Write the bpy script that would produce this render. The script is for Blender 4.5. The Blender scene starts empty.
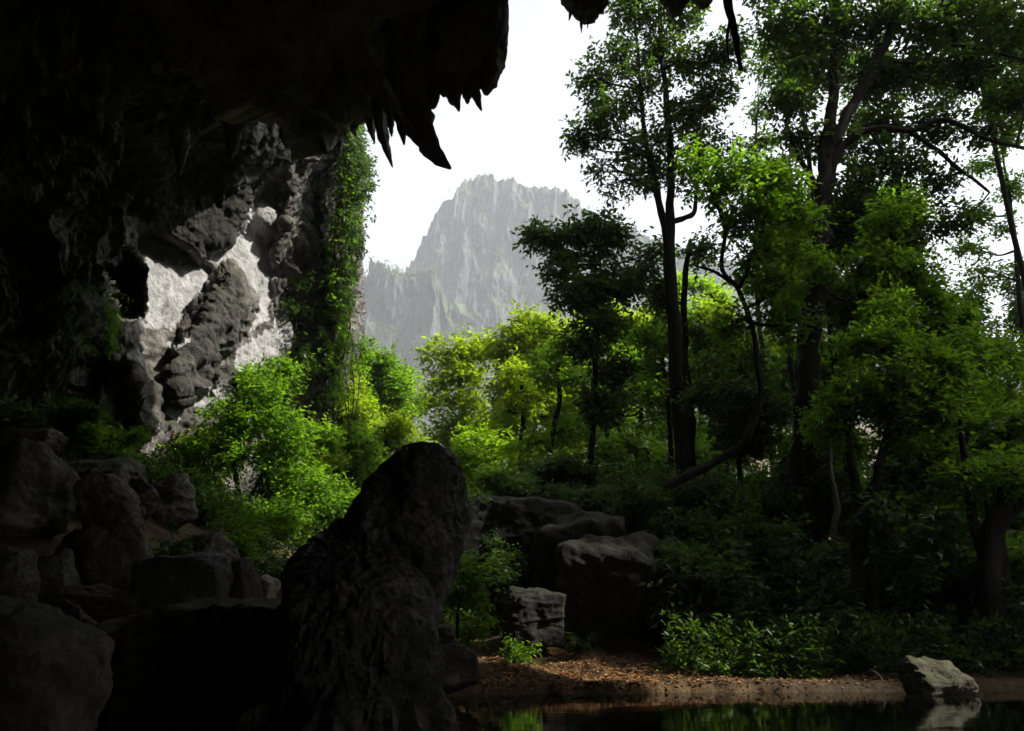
import bpy, bmesh, math
import numpy as np
R = math.radians
S = bpy.context.scene
COL = S.collection
rng = np.random.default_rng(7)

# ------------------------------------------------------------------ camera
W_, H_ = 1024, 731
F = 796.0
PITCH = R(17.8)
CAM = np.array([0.0, 0.0, 1.8])
cd = bpy.data.cameras.new("camera"); cam = bpy.data.objects.new("camera", cd); COL.objects.link(cam)
cam.location = CAM; cam.rotation_euler = (R(90) + PITCH, 0, 0)
cd.sensor_width = 36; cd.lens = F * 36 / W_; cd.clip_start = 0.1; cd.clip_end = 8000
S.camera = cam

def at(px, py, Y):
    """a point of the place seen at that spot of the photo, Y metres out from the camera"""
    px = np.asarray(px, float); py = np.asarray(py, float); Y = np.asarray(Y, float)
    cx = (px - 512) / F; cy = (365.5 - py) / F
    dy = math.cos(PITCH) - cy * math.sin(PITCH)
    dz = math.sin(PITCH) + cy * math.cos(PITCH)
    k = Y / dy
    return np.stack(np.broadcast_arrays(cx * k + CAM[0], Y + 0 * k, dz * k + CAM[2]), -1)

# ------------------------------------------------------------------ noise
def _h(ix, iy, iz, s):
    h = (ix.astype(np.int64) * 374761393 + iy.astype(np.int64) * 668265263 + iz.astype(np.int64) * 2147483647 + s * 974634777) & 0xFFFFFFFF
    h = ((h ^ (h >> 13)) * 1274126177) & 0xFFFFFFFF
    h = ((h ^ (h >> 16)) * 2246822519) & 0xFFFFFFFF
    return h ^ (h >> 13)
def noise(p, s=0):
    p = np.asarray(p, float)
    i = np.floor(p); f = p - i; i = i.astype(np.int64)
    u = f * f * f * (f * (f * 6 - 15) + 10)
    out = 0
    for dx in (0, 1):
        for dy in (0, 1):
            for dz in (0, 1):
                h = _h(i[..., 0] + dx, i[..., 1] + dy, i[..., 2] + dz, s)
                g0 = (h & 1023) / 511.5 - 1; g1 = ((h >> 10) & 1023) / 511.5 - 1; g2 = ((h >> 20) & 1023) / 511.5 - 1
                d = g0 * (f[..., 0] - dx) + g1 * (f[..., 1] - dy) + g2 * (f[..., 2] - dz)
                w = (u[..., 0] if dx else 1 - u[..., 0]) * (u[..., 1] if dy else 1 - u[..., 1]) * (u[..., 2] if dz else 1 - u[..., 2])
                out = out + d * w
    return out * 1.4
def fbm(p, o=5, s=0, g=0.5, l=2.03):
    a = 1; t = 0; p = np.asarray(p, float)
    for k in range(o):
        t = t + a * noise(p, s + k * 17); p = p * l; a *= g
    return t
def ridged(p, o=4, s=0, g=0.5, l=2.1):
    a = 1; t = 0; p = np.asarray(p, float)
    for k in range(o):
        t = t + a * (1 - 2 * np.abs(noise(p, s + k * 31))); p = p * l; a *= g
    return t
def sst(a, b, x):
    t = np.clip((np.asarray(x, float) - a) / (b - a), 0, 1); return t * t * (3 - 2 * t)

# ------------------------------------------------------------------ mesh helpers
def tag(o, label=None, cat=None, group=None, kind=None):
    if label: o["label"] = label
    if cat: o["category"] = cat
    if group: o["group"] = group
    if kind: o["kind"] = kind
    return o
def mk(name, V, Fc, mat, parent=None, smooth=True, attrs=None):
    V = np.ascontiguousarray(V, dtype=np.float32).reshape(-1, 3)
    Fc = np.ascontiguousarray(Fc, dtype=np.int32)
    n = Fc.shape[1]
    me = bpy.data.meshes.new(name)
    me.vertices.add(len(V)); me.vertices.foreach_set("co", V.ravel())
    me.loops.add(Fc.size); me.loops.foreach_set("vertex_index", Fc.ravel())
    me.polygons.add(len(Fc))
    me.polygons.foreach_set("loop_start", np.arange(0, Fc.size, n, dtype=np.int32))
    me.polygons.foreach_set("loop_total", np.full(len(Fc), n, dtype=np.int32))
    if smooth: me.polygons.foreach_set("use_smooth", np.ones(len(Fc), dtype=bool))
    me.update(calc_edges=True)
    for k, v in (attrs or {}).items():
        at_ = me.attributes.new(k, 'FLOAT', 'POINT'); at_.data.foreach_set("value", np.ascontiguousarray(v, dtype=np.float32).ravel())
    me.materials.append(mat)
    o = bpy.data.objects.new(name, me); COL.objects.link(o)
    if parent is not None:
        o.parent = parent
    return o
def empty(name, loc=(0, 0, 0)):
    o = bpy.data.objects.new(name, None); COL.objects.link(o); o.location = tuple(float(a) for a in loc)
    o.empty_display_size = 0.3
    return o
def grid_faces(nr, nc, wrap=False):
    r = np.arange(nr - 1)[:, None]; m = nc if wrap else nc - 1
    c = np.arange(m)[None, :]; c1 = (c + 1) % nc
    return np.stack([r * nc + c, r * nc + c1, (r + 1) * nc + c1, (r + 1) * nc + c], -1).reshape(-1, 4)
def vnormals_grid(P):
    du = np.gradient(P, axis=1); dv = np.gradient(P, axis=0)
    n = np.cross(du, dv); return n / (np.linalg.norm(n, axis=-1, keepdims=True) + 1e-9)
_ico = {}
def ico(sub):
    if sub not in _ico:
        bm = bmesh.new(); bmesh.ops.create_icosphere(bm, subdivisions=sub, radius=1)
        V = np.array([v.co[:] for v in bm.verts]); Fc = np.array([[v.index for v in f.verts] for f in bm.faces]); bm.free()
        _ico[sub] = (V / np.linalg.norm(V, axis=1, keepdims=True), Fc)
    return _ico[sub]
class Bag:
    def __init__(s): s.v = []; s.f = []; s.n = 0
    def add(s, V, Fc): s.v.append(np.asarray(V, float).reshape(-1, 3)); s.f.append(np.asarray(Fc) + s.n); s.n += len(s.v[-1])
    def get(s): return np.concatenate(s.v), np.concatenate(s.f)
def spline(P, n):
    P = np.asarray(P, float)
    if len(P) == 2: return P[0] + (P[1] - P[0]) * np.linspace(0, 1, n)[:, None]
    Q = np.vstack([2 * P[0] - P[1], P, 2 * P[-1] - P[-2]])
    t = np.linspace(0, len(P) - 1 - 1e-6, n); i = t.astype(int); f = (t - i)[:, None]
    a, b, c, d = Q[i], Q[i + 1], Q[i + 2], Q[i + 3]
    return 0.5 * (2 * b + (c - a) * f + (2 * a - 5 * b + 4 * c - d) * f ** 2 + (3 * b - a - 3 * c + d) * f ** 3)
def tube(bag, path, rad, seg=8, rough=0.0, seed=0, cap=True, freq=3.0, flute=0.0):
    P = np.asarray(path, float); n = len(P); rad = np.broadcast_to(np.asarray(rad, float), (n,))
    T = np.gradient(P, axis=0); T /= np.linalg.norm(T, axis=1, keepdims=True) + 1e-9
    ref = np.array([0.0, 1.0, 0.13]) if abs(T[0][2]) > .5 else np.array([0.0, 0.1, 1.0])
    A = np.cross(T, ref); A /= np.linalg.norm(A, axis=1, keepdims=True) + 1e-9
    B = np.cross(T, A)
    th = np.linspace(0, 2 * math.pi, seg, endpoint=False)
    D = A[:, None] * np.cos(th)[None, :, None] + B[:, None] * np.sin(th)[None, :, None]
    r = rad[:, None] * np.ones(seg)[None]
    if flute: r = r * (1 + flute * np.abs(np.sin(th * 2.5 + seed))[None])
    V = P[:, None] + D * r[..., None]
    if rough:
        V = V + D * (rough * rad[:, None] * fbm(V * np.array([freq, freq, freq * .35]), 3, seed))[..., None]
    V = V.reshape(-1, 3)
    Fc = grid_faces(n, seg, True)
    if cap:
        V = np.vstack([V, P[0], P[-1]])
        j = np.arange(seg); j1 = (j + 1) % seg
        c0 = np.stack([np.full(seg, n * seg), j1, j, j], 1); c1 = np.stack([np.full(seg, n * seg + 1), (n - 1) * seg + j, (n - 1) * seg + j1, (n - 1) * seg + j1], 1)
        # triangles kept as their own small quads by splitting at the rim centre
        c0[:, 3] = c0[:, 2]; c1[:, 3] = c1[:, 2]
        tri = np.vstack([c0, c1])
        bag.t = getattr(bag, 't', []); bag.t.append(tri[:, :3] + bag.n)
    bag.add(V, Fc)
def bag_tri(bag):
    V = np.concatenate(bag.v); Q = np.concatenate(bag.f)
    T = np.vstack([Q[:, [0, 1, 2]], Q[:, [0, 2, 3]]] + getattr(bag, 't', []))
    return V, T

# ------------------------------------------------------------------ materials
def mat(name):
    m = bpy.data.materials.new(name); m.use_nodes = True; nt = m.node_tree; nt.nodes.clear()
    return m, nt, nt.nodes, nt.links
def nd(nt, t, **kw):
    n = nt.nodes.new(t)
    for k, v in kw.items(): setattr(n, k, v)
    return n
def ramp(nt, fac, stops, mode='LINEAR'):
    r = nd(nt, 'ShaderNodeValToRGB'); r.color_ramp.interpolation = mode
    e = r.color_ramp.elements
    while len(e) < len(stops): e.new(0.5)
    for i, (p, c) in enumerate(stops):
        e[i].position = p; e[i].color = (*c, 1) if len(c) == 3 else c
    nt.links.new(fac, r.inputs[0]); return r.outputs[0]
def ntex(nt, vec, scale, detail=6, rough=.6, map_scale=None, dist=0.0):
    if map_scale:
        mp = nd(nt, 'ShaderNodeMapping'); mp.inputs['Scale'].default_value = map_scale; nt.links.new(vec, mp.inputs[0]); vec = mp.outputs[0]
    n = nd(nt, 'ShaderNodeTexNoise'); n.inputs['Scale'].default_value = scale; n.inputs['Detail'].default_value = detail
    n.inputs['Roughness'].default_value = rough; n.inputs['Distortion'].default_value = dist
    nt.links.new(vec, n.inputs['Vector']); return n.outputs['Fac']
def mixc(nt, f, a, b, mode='MIX'):
    m = nd(nt, 'ShaderNodeMix', data_type='RGBA', blend_type=mode)
    for s, v in ((m.inputs[0], f), (m.inputs[6], a), (m.inputs[7], b)):
        if hasattr(v, 'is_linked') or hasattr(v, 'node'): nt.links.new(v, s)
        elif isinstance(v, (int, float)): s.default_value = v
        else: s.default_value = (*v, 1)
    return m.outputs[2]
def mth(nt, op, a, b=None):
    m = nd(nt, 'ShaderNodeMath', operation=op)
    for i, v in enumerate((a, b)):
        if v is None: continue
        if isinstance(v, (int, float)): m.inputs[i].default_value = v
        else: nt.links.new(v, m.inputs[i])
    return m.outputs[0]
def attr(nt, name):
    a = nd(nt, 'ShaderNodeAttribute'); a.attribute_name = name; return a.outputs['Fac']
def finish(nt, col, rough=.85, bump=None, bstr=.5, bdist=.1, spec=.3):
    b = nd(nt, 'ShaderNodeBsdfPrincipled'); o = nd(nt, 'ShaderNodeOutputMaterial')
    nt.links.new(col, b.inputs['Base Color'])
    if isinstance(rough, (int, float)): b.inputs['Roughness'].default_value = rough
    else: nt.links.new(rough, b.inputs['Roughness'])
    b.inputs['Specular IOR Level'].default_value = spec
    if bump is not None:
        bp = nd(nt, 'ShaderNodeBump'); bp.inputs['Strength'].default_value = bstr; bp.inputs['Distance'].default_value = bdist
        nt.links.new(bump, bp.inputs['Height']); nt.links.new(bp.outputs[0], b.inputs['Normal'])
    nt.links.new(b.outputs[0], o.inputs[0]); return b

def rock_mat(name, dark, mid, light, scale=1.0, streak=False, pale=False, moss=0.0, rough=.8, bd=.12, spec=.3):
    m, nt, N, L = mat(name)
    co = nd(nt, 'ShaderNodeTexCoord').outputs['Object']
    n1 = ntex(nt, co, .35 * scale, 8, .65)
    n2 = ntex(nt, co, 2.2 * scale, 8, .7, dist=.6)
    n3 = ntex(nt, co, 9 * scale, 6, .7)
    f = mth(nt, 'ADD', mth(nt, 'MULTIPLY', n1, .55), mth(nt, 'MULTIPLY', n2, .45))
    col = ramp(nt, f, [(.36, dark), (.5, mid), (.66, light)])
    st = ntex(nt, co, 1.0 * scale, 7, .65, (1.8, 1.8, .16), dist=.5)
    if streak:
        s2 = ramp(nt, st, [(.40, (0, 0, 0)), (.62, (1, 1, 1))])
        col = mixc(nt, mth(nt, 'MULTIPLY', s2, .75), col, dark)
    if pale:
        pa = attr(nt, 'pale')
        pn = ramp(nt, mth(nt, 'ADD', mth(nt, 'MULTIPLY', n2, .4), mth(nt, 'MULTIPLY', st, .6)), [(.34, (.06, .06, .06)), (.43, (.22, .222, .225)), (.56, (.37, .372, .38))])
        edge = mth(nt, 'ADD', pa, mth(nt, 'MULTIPLY', mth(nt, 'SUBTRACT', st, .5), 1.3))
        pf = ramp(nt, edge, [(.42, (0, 0, 0)), (.56, (1, 1, 1))])
        col = mixc(nt, pf, col, pn)
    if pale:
        al = mth(nt, 'ADD', attr(nt, 'dark_zone'), mth(nt, 'MULTIPLY', mth(nt, 'SUBTRACT', n2, .5), 1.6))  # extra dark tone over the wall's bulge and block
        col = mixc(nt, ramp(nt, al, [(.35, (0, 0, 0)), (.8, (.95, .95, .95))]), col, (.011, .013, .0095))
    if moss > 0:
        ge = nd(nt, 'ShaderNodeNewGeometry'); sx = nd(nt, 'ShaderNodeSeparateXYZ'); L.new(ge.outputs['Normal'], sx.inputs[0])
        mm = mth(nt, 'ADD', mth(nt, 'MULTIPLY', sx.outputs[2], .5), ntex(nt, co, 1.6 * scale, 6, .7))
        mf = ramp(nt, mm, [(.72, (0, 0, 0)), (.95, (moss, moss, moss))])
        col = mixc(nt, mf, col, (.045, .06, .018))
    bh = mth(nt, 'ADD', mth(nt, 'ADD', mth(nt, 'MULTIPLY', n2, .8), mth(nt, 'MULTIPLY', n3, .35)), mth(nt, 'MULTIPLY', st, .5 if streak else .1))
    finish(nt, col, rough, bh, .9, bd, spec)
    return m
def leaf_mat(name, a, b, c, tcol, tf=.45, rough=.45, spec=.35, rare=None):
    m, nt, N, L = mat(name)
    r = attr(nt, 'rnd')
    col = ramp(nt, r, [(0, a), (.55, b), (1, c)])
    if rare:
        rr = ramp(nt, attr(nt, 'rare'), [(.955, (0, 0, 0)), (.965, (1, 1, 1))])
        col = mixc(nt, rr, col, rare)
    bs = nd(nt, 'ShaderNodeBsdfPrincipled'); bs.inputs['Roughness'].default_value = rough; bs.inputs['Specular IOR Level'].default_value = spec
    L.new(col, bs.inputs['Base Color'])
    tr = nd(nt, 'ShaderNodeBsdfTranslucent')
    L.new(mixc(nt, mth(nt, 'MULTIPLY', r, .4), tcol, tuple(min(1, x * 1.6) for x in tcol)), tr.inputs['Color'])
    mx = nd(nt, 'ShaderNodeMixShader'); mx.inputs[0].default_value = tf
    L.new(bs.outputs[0], mx.inputs[1]); L.new(tr.outputs[0], mx.inputs[2])
    o = nd(nt, 'ShaderNodeOutputMaterial'); L.new(mx.outputs[0], o.inputs[0]); return m
def bark_mat(name, a, b):
    m, nt, N, L = mat(name)
    co = nd(nt, 'ShaderNodeTexCoord').outputs['Object']
    n1 = ntex(nt, co, 4, 6, .65, (1, 1, .18), dist=.4); n2 = ntex(nt, co, .9, 5, .6)
    col = ramp(nt, mth(nt, 'ADD', mth(nt, 'MULTIPLY', n1, .6), mth(nt, 'MULTIPLY', n2, .4)), [(.36, a), (.62, b)])
    finish(nt, col, .9, n1, .9, .04, .2); return m

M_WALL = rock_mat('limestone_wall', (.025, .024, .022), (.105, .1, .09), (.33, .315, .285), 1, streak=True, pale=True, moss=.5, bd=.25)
M_CEIL = rock_mat('cave_rock', (.05, .048, .045), (.27, .26, .24), (.52, .50, .46), 1, bd=.2)
M_BLACK = rock_mat('black_rock', (.011, .01, .0095), (.045, .042, .038), (.24, .225, .2), 3, streak=True, bd=.09, rough=.5, spec=.5)
M_MOUND = rock_mat('shaded_mound_rock', (.005, .005, .0045), (.015, .014, .012), (.04, .037, .03), 1.6, streak=True, moss=.2, bd=.12)  # darker copy of the black rock, with the mound's tree shade in its colour
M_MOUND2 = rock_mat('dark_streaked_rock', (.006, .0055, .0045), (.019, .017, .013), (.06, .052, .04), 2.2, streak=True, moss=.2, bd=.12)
M_TAN = rock_mat('tan_rock', (.05, .04, .03), (.20, .16, .125), (.42, .35, .28), 1.5, streak=True, moss=.2, bd=.1)
M_BROWN = rock_mat('brown_rock', (.022, .018, .015), (.095, .077, .06), (.26, .21, .165), 1.5, streak=True, moss=.3, bd=.08)
M_GREY = rock_mat('grey_rock', (.024, .022, .021), (.10, .093, .082), (.27, .25, .22), 1.5, moss=.6, bd=.08)
M_MOSSY = rock_mat('mossy_rock', (.015, .014, .01), (.055, .05, .034), (.16, .145, .10), 2.6, moss=.5, bd=.1)
M_PALE = rock_mat('pale_rock', (.18, .14, .12), (.4, .34, .29), (.6, .52, .45), 3, bd=.05)

def mountain_mat():
    m, nt, N, L = mat('mountain_rock')
    co = nd(nt, 'ShaderNodeTexCoord').outputs['Object']
    st = ntex(nt, co, .045, 10, .7, (1.6, 1.6, .2), dist=.7)
    n1 = ntex(nt, co, .01, 8, .65)
    col = ramp(nt, mth(nt, 'ADD', mth(nt, 'MULTIPLY', st, .75), mth(nt, 'MULTIPLY', n1, .25)), [(.38, (.012, .012, .016)), (.48, (.045, .047, .058)), (.56, (.11, .115, .135)), (.64, (.24, .245, .265))])
    ge = nd(nt, 'ShaderNodeNewGeometry'); sx = nd(nt, 'ShaderNodeSeparateXYZ'); L.new(ge.outputs['Normal'], sx.inputs[0])
    gm = mth(nt, 'ADD', mth(nt, 'MULTIPLY', sx.outputs[2], .35), ntex(nt, co, .012, 8, .7))
    gf = ramp(nt, gm, [(.51, (0, 0, 0)), (.72, (.8, .8, .8))])
    col = mixc(nt, gf, col, (.07, .11, .035))
    bh = mth(nt, 'ADD', st, mth(nt, 'MULTIPLY', ntex(nt, co, .25, 6, .7), .4))
    finish(nt, col, .95, bh, 1, 9.0, .1); return m
M_MTN = mountain_mat()

def ground_mat():
    m, nt, N, L = mat('forest_soil')
    co = nd(nt, 'ShaderNodeTexCoord').outputs['Object']
    n1 = ntex(nt, co, .5, 8, .65); n2 = ntex(nt, co, 7, 6, .7)
    col = ramp(nt, mth(nt, 'ADD', mth(nt, 'MULTIPLY', n1, .5), mth(nt, 'MULTIPLY', n2, .5)), [(.36, (.016, .012, .007)), (.5, (.06, .04, .02)), (.64, (.15, .095, .045))])
    finish(nt, col, .9, n2, .8, .05, .2); return m
M_GROUND = ground_mat()
def water_mat():
    m, nt, N, L = mat('river_water')
    co = nd(nt, 'ShaderNodeTexCoord').outputs['Object']
    n1 = ntex(nt, co, .8, 3, .5, (1, 2.2, 1)); n2 = ntex(nt, co, 6, 2, .5, (1, 2, 1))
    h = mth(nt, 'ADD', n1, mth(nt, 'MULTIPLY', n2, .12))
    b = nd(nt, 'ShaderNodeBsdfPrincipled'); o = nd(nt, 'ShaderNodeOutputMaterial')
    b.inputs['Base Color'].default_value = (.006, .007, .004, 1); b.inputs['Roughness'].default_value = .04; b.inputs['IOR'].default_value = 1.33
    bp = nd(nt, 'ShaderNodeBump'); bp.inputs['Strength'].default_value = .25; bp.inputs['Distance'].default_value = .02
    L.new(h, bp.inputs['Height']); L.new(bp.outputs[0], b.inputs['Normal']); L.new(b.outputs[0], o.inputs[0]); return m
M_WATER = water_mat()

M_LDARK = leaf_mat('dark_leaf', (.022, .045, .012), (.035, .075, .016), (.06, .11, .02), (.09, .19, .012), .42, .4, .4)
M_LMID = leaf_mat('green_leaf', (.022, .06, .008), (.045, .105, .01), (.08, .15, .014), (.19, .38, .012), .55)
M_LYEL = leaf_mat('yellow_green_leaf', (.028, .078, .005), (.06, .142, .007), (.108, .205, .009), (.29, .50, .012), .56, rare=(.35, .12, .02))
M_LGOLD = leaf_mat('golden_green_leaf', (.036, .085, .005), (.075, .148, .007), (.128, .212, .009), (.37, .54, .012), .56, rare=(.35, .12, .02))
M_LFAR = leaf_mat('far_leaf', (.035, .07, .02), (.055, .105, .03), (.08, .14, .035), (.1, .18, .04), .35)
M_LITTER = leaf_mat('fallen_leaf', (.05, .025, .01), (.20, .09, .03), (.45, .22, .07), (.2, .1, .03), .1, .7)
M_BARK = bark_mat('dark_bark', (.006, .0055, .005), (.024, .02, .016))
M_BARKP = bark_mat('pale_bark', (.05, .045, .035), (.2, .18, .14))
M_VINE = bark_mat('vine_bark', (.03, .025, .018), (.08, .065, .045))

# ------------------------------------------------------------------ terrain
def bank_y(x):
    x = np.asarray(x, float)
    yb = np.interp(x, [-40, -14, -9, -5.5, -3.2, -1, 3, 8, 14, 22, 40], [2, 3, 8, 13, 19.5, 21.6, 22.7, 22.8, 23, 21, 16])
    return yb + .5 * noise(np.stack([x * .45, x * 0, x * 0 + 3.3], -1), 5) + .35 * noise(np.stack([x * 1.3, x * 0, x * 0 + 3.3], -1), 6)
def hgt(x, y):
    x = np.asarray(x, float); y = np.asarray(y, float)
    p = np.stack([x, y, 0 * x], -1)
    d = y - bank_y(x)
    z = -1.2 + 1.42 * sst(-.7, .35, d)
    land = .35 * 0 + .09 * np.clip(d, 0, 40) + .012 * np.clip(d - 40, 0, 60)
    left = sst(-2, -20, x) * sst(0, 20, d + 3) * 6.0
    mound = 4.4 * np.exp(-((x - 2.2) / 6.5) ** 2 - ((y - 34.5) / 4.5) ** 2)
    far = 120 * sst(110, 640, y) + 60 * sst(400, 1500, np.hypot(x, y))
    hill = 12 * sst(18, 70, x) * sst(20, 60, y)
    z = z + np.where(d > 0, land + left + mound + far + hill, 0)
    z = z + 55 * sst(38, 60, x + 5 * noise(p * .07, 71)) * (1 - sst(36, 52, y)) * sst(-10, 8, y) * (1 - .55 * np.exp(-((y - 9.7 + (x - 60) * .25) / .9) ** 4)) * (1 + .16 * noise(p * .09, 72))  # added unseen ridge: shades the right trees, its notch lets a sun patch through
    z = z + np.where(d > .1, .25 * fbm(p * .35, 4, 2) * sst(0, 2, d) + .06 * fbm(p * 2, 3, 9), .05)
    z = z + sst(60, 300, np.hypot(x, y)) * 6 * fbm(p * .012, 4, 12)
    return z
def axis(c, ext, n, k):
    u = np.linspace(-1, 1, n); return c + ext * np.sinh(k * u) / math.sinh(k)
gx = axis(2, 1500, 620, 6.2); gy = axis(24, 1500, 620, 6.2)
GX, GY = np.meshgrid(gx, gy)
G = np.stack([GX, GY, hgt(GX, GY)], -1)
tag(mk('ground', G, grid_faces(620, 620), M_GROUND), kind='structure')
wv = np.array([[-60, -30, 0], [60, -30, 0], [60, 40, 0], [-60, 40, 0]], float)
tag(mk('river_water', wv, np.array([[0, 1, 2, 3]]), M_WATER), 'still black river water in front of the bank', None, None, 'structure')

# ------------------------------------------------------------------ cave wall (left)
def inpoly(px, py, poly):
    ins = np.zeros(px.shape, bool); n = len(poly)
    for i in range(n):
        x1, y1 = poly[i]; x2, y2 = poly[(i + 1) % n]
        c = ((y1 > py) != (y2 > py)) & (px < (x2 - x1) * (py - y1) / (y2 - y1 + 1e-9) + x1); ins ^= c
    return ins
def polydist(px, py, poly):
    d = np.full(px.shape, 1e9); n = len(poly)
    for i in range(n):
        a = np.array(poly[i], float); b = np.array(poly[(i + 1) % n], float); ab = b - a
        t = np.clip(((px - a[0]) * ab[0] + (py - a[1]) * ab[1]) / (ab @ ab + 1e-9), 0, 1)
        d = np.minimum(d, np.hypot(px - a[0] - t * ab[0], py - a[1] - t * ab[1]))
    return np.where(inpoly(px, py, poly), d, -d)
NX, NY = 560, 600
cpx = np.concatenate([np.linspace(-1500, -40, 90, endpoint=False), np.linspace(-40, 346, 430, endpoint=False), np.linspace(346, 356, 40)])
cpy = np.linspace(-40, 660, NY)
PX, PY = np.meshgrid(cpx, cpy)
bx = [-1500, -900, -400, -150, 0, 60, 120, 165, 210, 245, 275, 300, 325, 340, 346, 350, 356]
bY = [7, 11, 17, 22, 26.5, 28.5, 31, 33, 35, 36.5, 38, 39.5, 41.5, 43.5, 46, 60, 95]
D = np.interp(PX, bx, bY)
dn = lambda a, b: sst(a, b, PY)
D = D - 10.0 * sst(235, 40, PY) ** 1.3 * sst(335, 230, PX) * sst(-700, -60, PX) - 3.0 * sst(200, 60, PY) * sst(346, 320, PX)           # leans out overhead
D = D - 5.5 * sst(430, 640, PY) * sst(340, 60, PX)            # foot spreads out
D = D + 14 * sst(520, 640, PY) * sst(160, 260, PX) * 0
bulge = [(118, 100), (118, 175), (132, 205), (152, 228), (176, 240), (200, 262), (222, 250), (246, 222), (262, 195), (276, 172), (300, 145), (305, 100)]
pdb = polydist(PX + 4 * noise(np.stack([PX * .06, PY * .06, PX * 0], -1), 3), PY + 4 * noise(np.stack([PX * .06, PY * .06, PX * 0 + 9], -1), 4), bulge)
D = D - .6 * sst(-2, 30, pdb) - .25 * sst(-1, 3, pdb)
white = [[(132, 249), (141, 231), (150, 226), (165, 236), (189, 249), (200, 262), (209, 262), (215, 268), (209, 288), (176, 329), (156, 329), (143, 320), (145, 279), (146, 264)],
         [(207, 258), (212, 248), (228, 243), (244, 228), (248, 203), (256, 188), (268, 172), (288, 192), (283, 223), (273, 254), (279, 271), (271, 315), (250, 334), (258, 302), (247, 277), (232, 262), (217, 268)],
         [(232, 360), (252, 338), (270, 330), (284, 290), (290, 300), (288, 360), (272, 378), (238, 372)],
         [(190, 398), (200, 386), (232, 388), (236, 402), (215, 410), (195, 408)],
         [(160, 345), (190, 338), (176, 352)], [(128, 318), (137, 312), (150, 322), (145, 330)],
         [(131, 352), (138, 345), (143, 352), (140, 368), (133, 362)], [(96, 392), (102, 383), (112, 402), (114, 424), (106, 418)],
         [(308, 205), (316, 190), (318, 235), (312, 236)], [(162, 400), (178, 412), (176, 424), (164, 414)]]
pale = np.zeros(PX.shape); near_pale = pale.copy()
wob = 5 * noise(np.stack([PX * .09, PY * .09, PX * 0 + 2], -1), 21) + 2.5 * noise(np.stack([PX * .3, PY * .2, PX * 0 + 2], -1), 22)
for w in white:
    _pd = polydist(PX + wob, PY + wob * .6, w); pale = np.maximum(pale, sst(-5, 5, _pd)); near_pale = np.maximum(near_pale, sst(-18, -2, _pd))
w1 = sst(-2, 5, polydist(PX, PY, white[0]))
D = D - .1 * w1 + 2.4 * pale * np.clip((335 - PY) / 140, 0, 1)
hole = [(90, 250), (104, 236), (130, 248), (146, 262), (147, 308), (138, 320), (112, 322), (94, 312)]
D = D + 5.0 * sst(-2, 9, polydist(PX + wob * .6, PY, hole))
hole2 = [(66, 372), (84, 350), (104, 356), (100, 392), (84, 415), (62, 410)]
D = D + 3.0 * sst(-2, 8, polydist(PX + wob, PY, hole2))
for (a, b, c, d_, e) in ((104, 402, 12, 26, 1.8), (137, 372, 10, 30, 2.2), (142, 400, 12, 22, 2.0), (122, 370, 14, 22, 1.6), (75, 345, 10, 40, 1.0), (268, 218, 16, 16, 1.6)):
    D = D - e * np.exp(-((PX - a) / c) ** 2 - ((PY - b) / d_) ** 2)
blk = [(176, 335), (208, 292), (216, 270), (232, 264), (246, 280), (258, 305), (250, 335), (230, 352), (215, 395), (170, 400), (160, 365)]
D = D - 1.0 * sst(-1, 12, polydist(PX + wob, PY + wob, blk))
P0 = at(PX, PY, D)
# relief: hanging draperies low and left, lumpy rock elsewhere, sharp pillars to the right
Nn = vnormals_grid(P0); Nn *= np.sign(-(Nn * (P0 - CAM)).sum(-1, keepdims=True))
drape = ridged(P0 * np.array([.55, .55, .10]) + 1.2 * fbm(P0 * .12, 2, 5)[..., None] * np.array([1, 1, .1]), 4, 41, .55)
lump = fbm(P0 * .33, 6, 77, .55)
amp_d = .75 * (sst(150, 90, PX) + .9 * sst(268, 290, PX)) * sst(460, 380, PY) * (1 - .8 * sst(-5, 5, pdb)) + .12
amp_d = amp_d * (1 - .8 * near_pale)
amp_l = .8 * (1 - .45 * sst(-4, 8, pdb) * (1 - near_pale) - .5 * near_pale - .38 * sst(.2, .8, pale))
P = P0 + Nn * (amp_d * (drape - .6) + amp_l * lump + .10 * fbm(P0 * 2.3, 3, 99))[..., None]
cave_wall = mk('cave_wall', P, grid_faces(NY, len(cpx)), M_WALL, attrs={'pale': pale, 'dark_zone': np.maximum(sst(-3, 6, pdb), .55 * sst(-3, 8, polydist(PX + wob, PY + wob, blk))) * (1 - pale)})
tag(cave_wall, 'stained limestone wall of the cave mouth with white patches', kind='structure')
def wall_pt(px, py, out=.1):
    i = np.clip(np.searchsorted(cpy, py), 0, NY - 1); j = np.clip(np.searchsorted(cpx, px), 0, len(cpx) - 1)
    return P[i, j] + Nn[i, j] * out

# ------------------------------------------------------------------ cave ceiling
lip = [(-1600, 330, 12), (-900, 290, 14), (-300, 130, 14), (-100, 100, 16), (0, 84, 17.5), (60, 74, 18.5), (120, 70, 19.5), (200, 78, 21.5), (270, 106, 24.5), (322, 130, 27), (345, 124, 27.5),
       (372, 112, 26), (400, 60, 24.5), (430, -20, 23.5), (520, -62, 23.3), (640, -64, 23.8), (760, -68, 23.8), (900, -74, 23), (1100, -92, 20.5), (1600, -60, 14.5), (3200, 0, 7)]
lp = at([a[0] for a in lip], [a[1] for a in lip], [a[2] for a in lip])
NU = 620
tt = np.linspace(0, 1, NU); seg = np.linspace(0, len(lip) - 1, NU)
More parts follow.
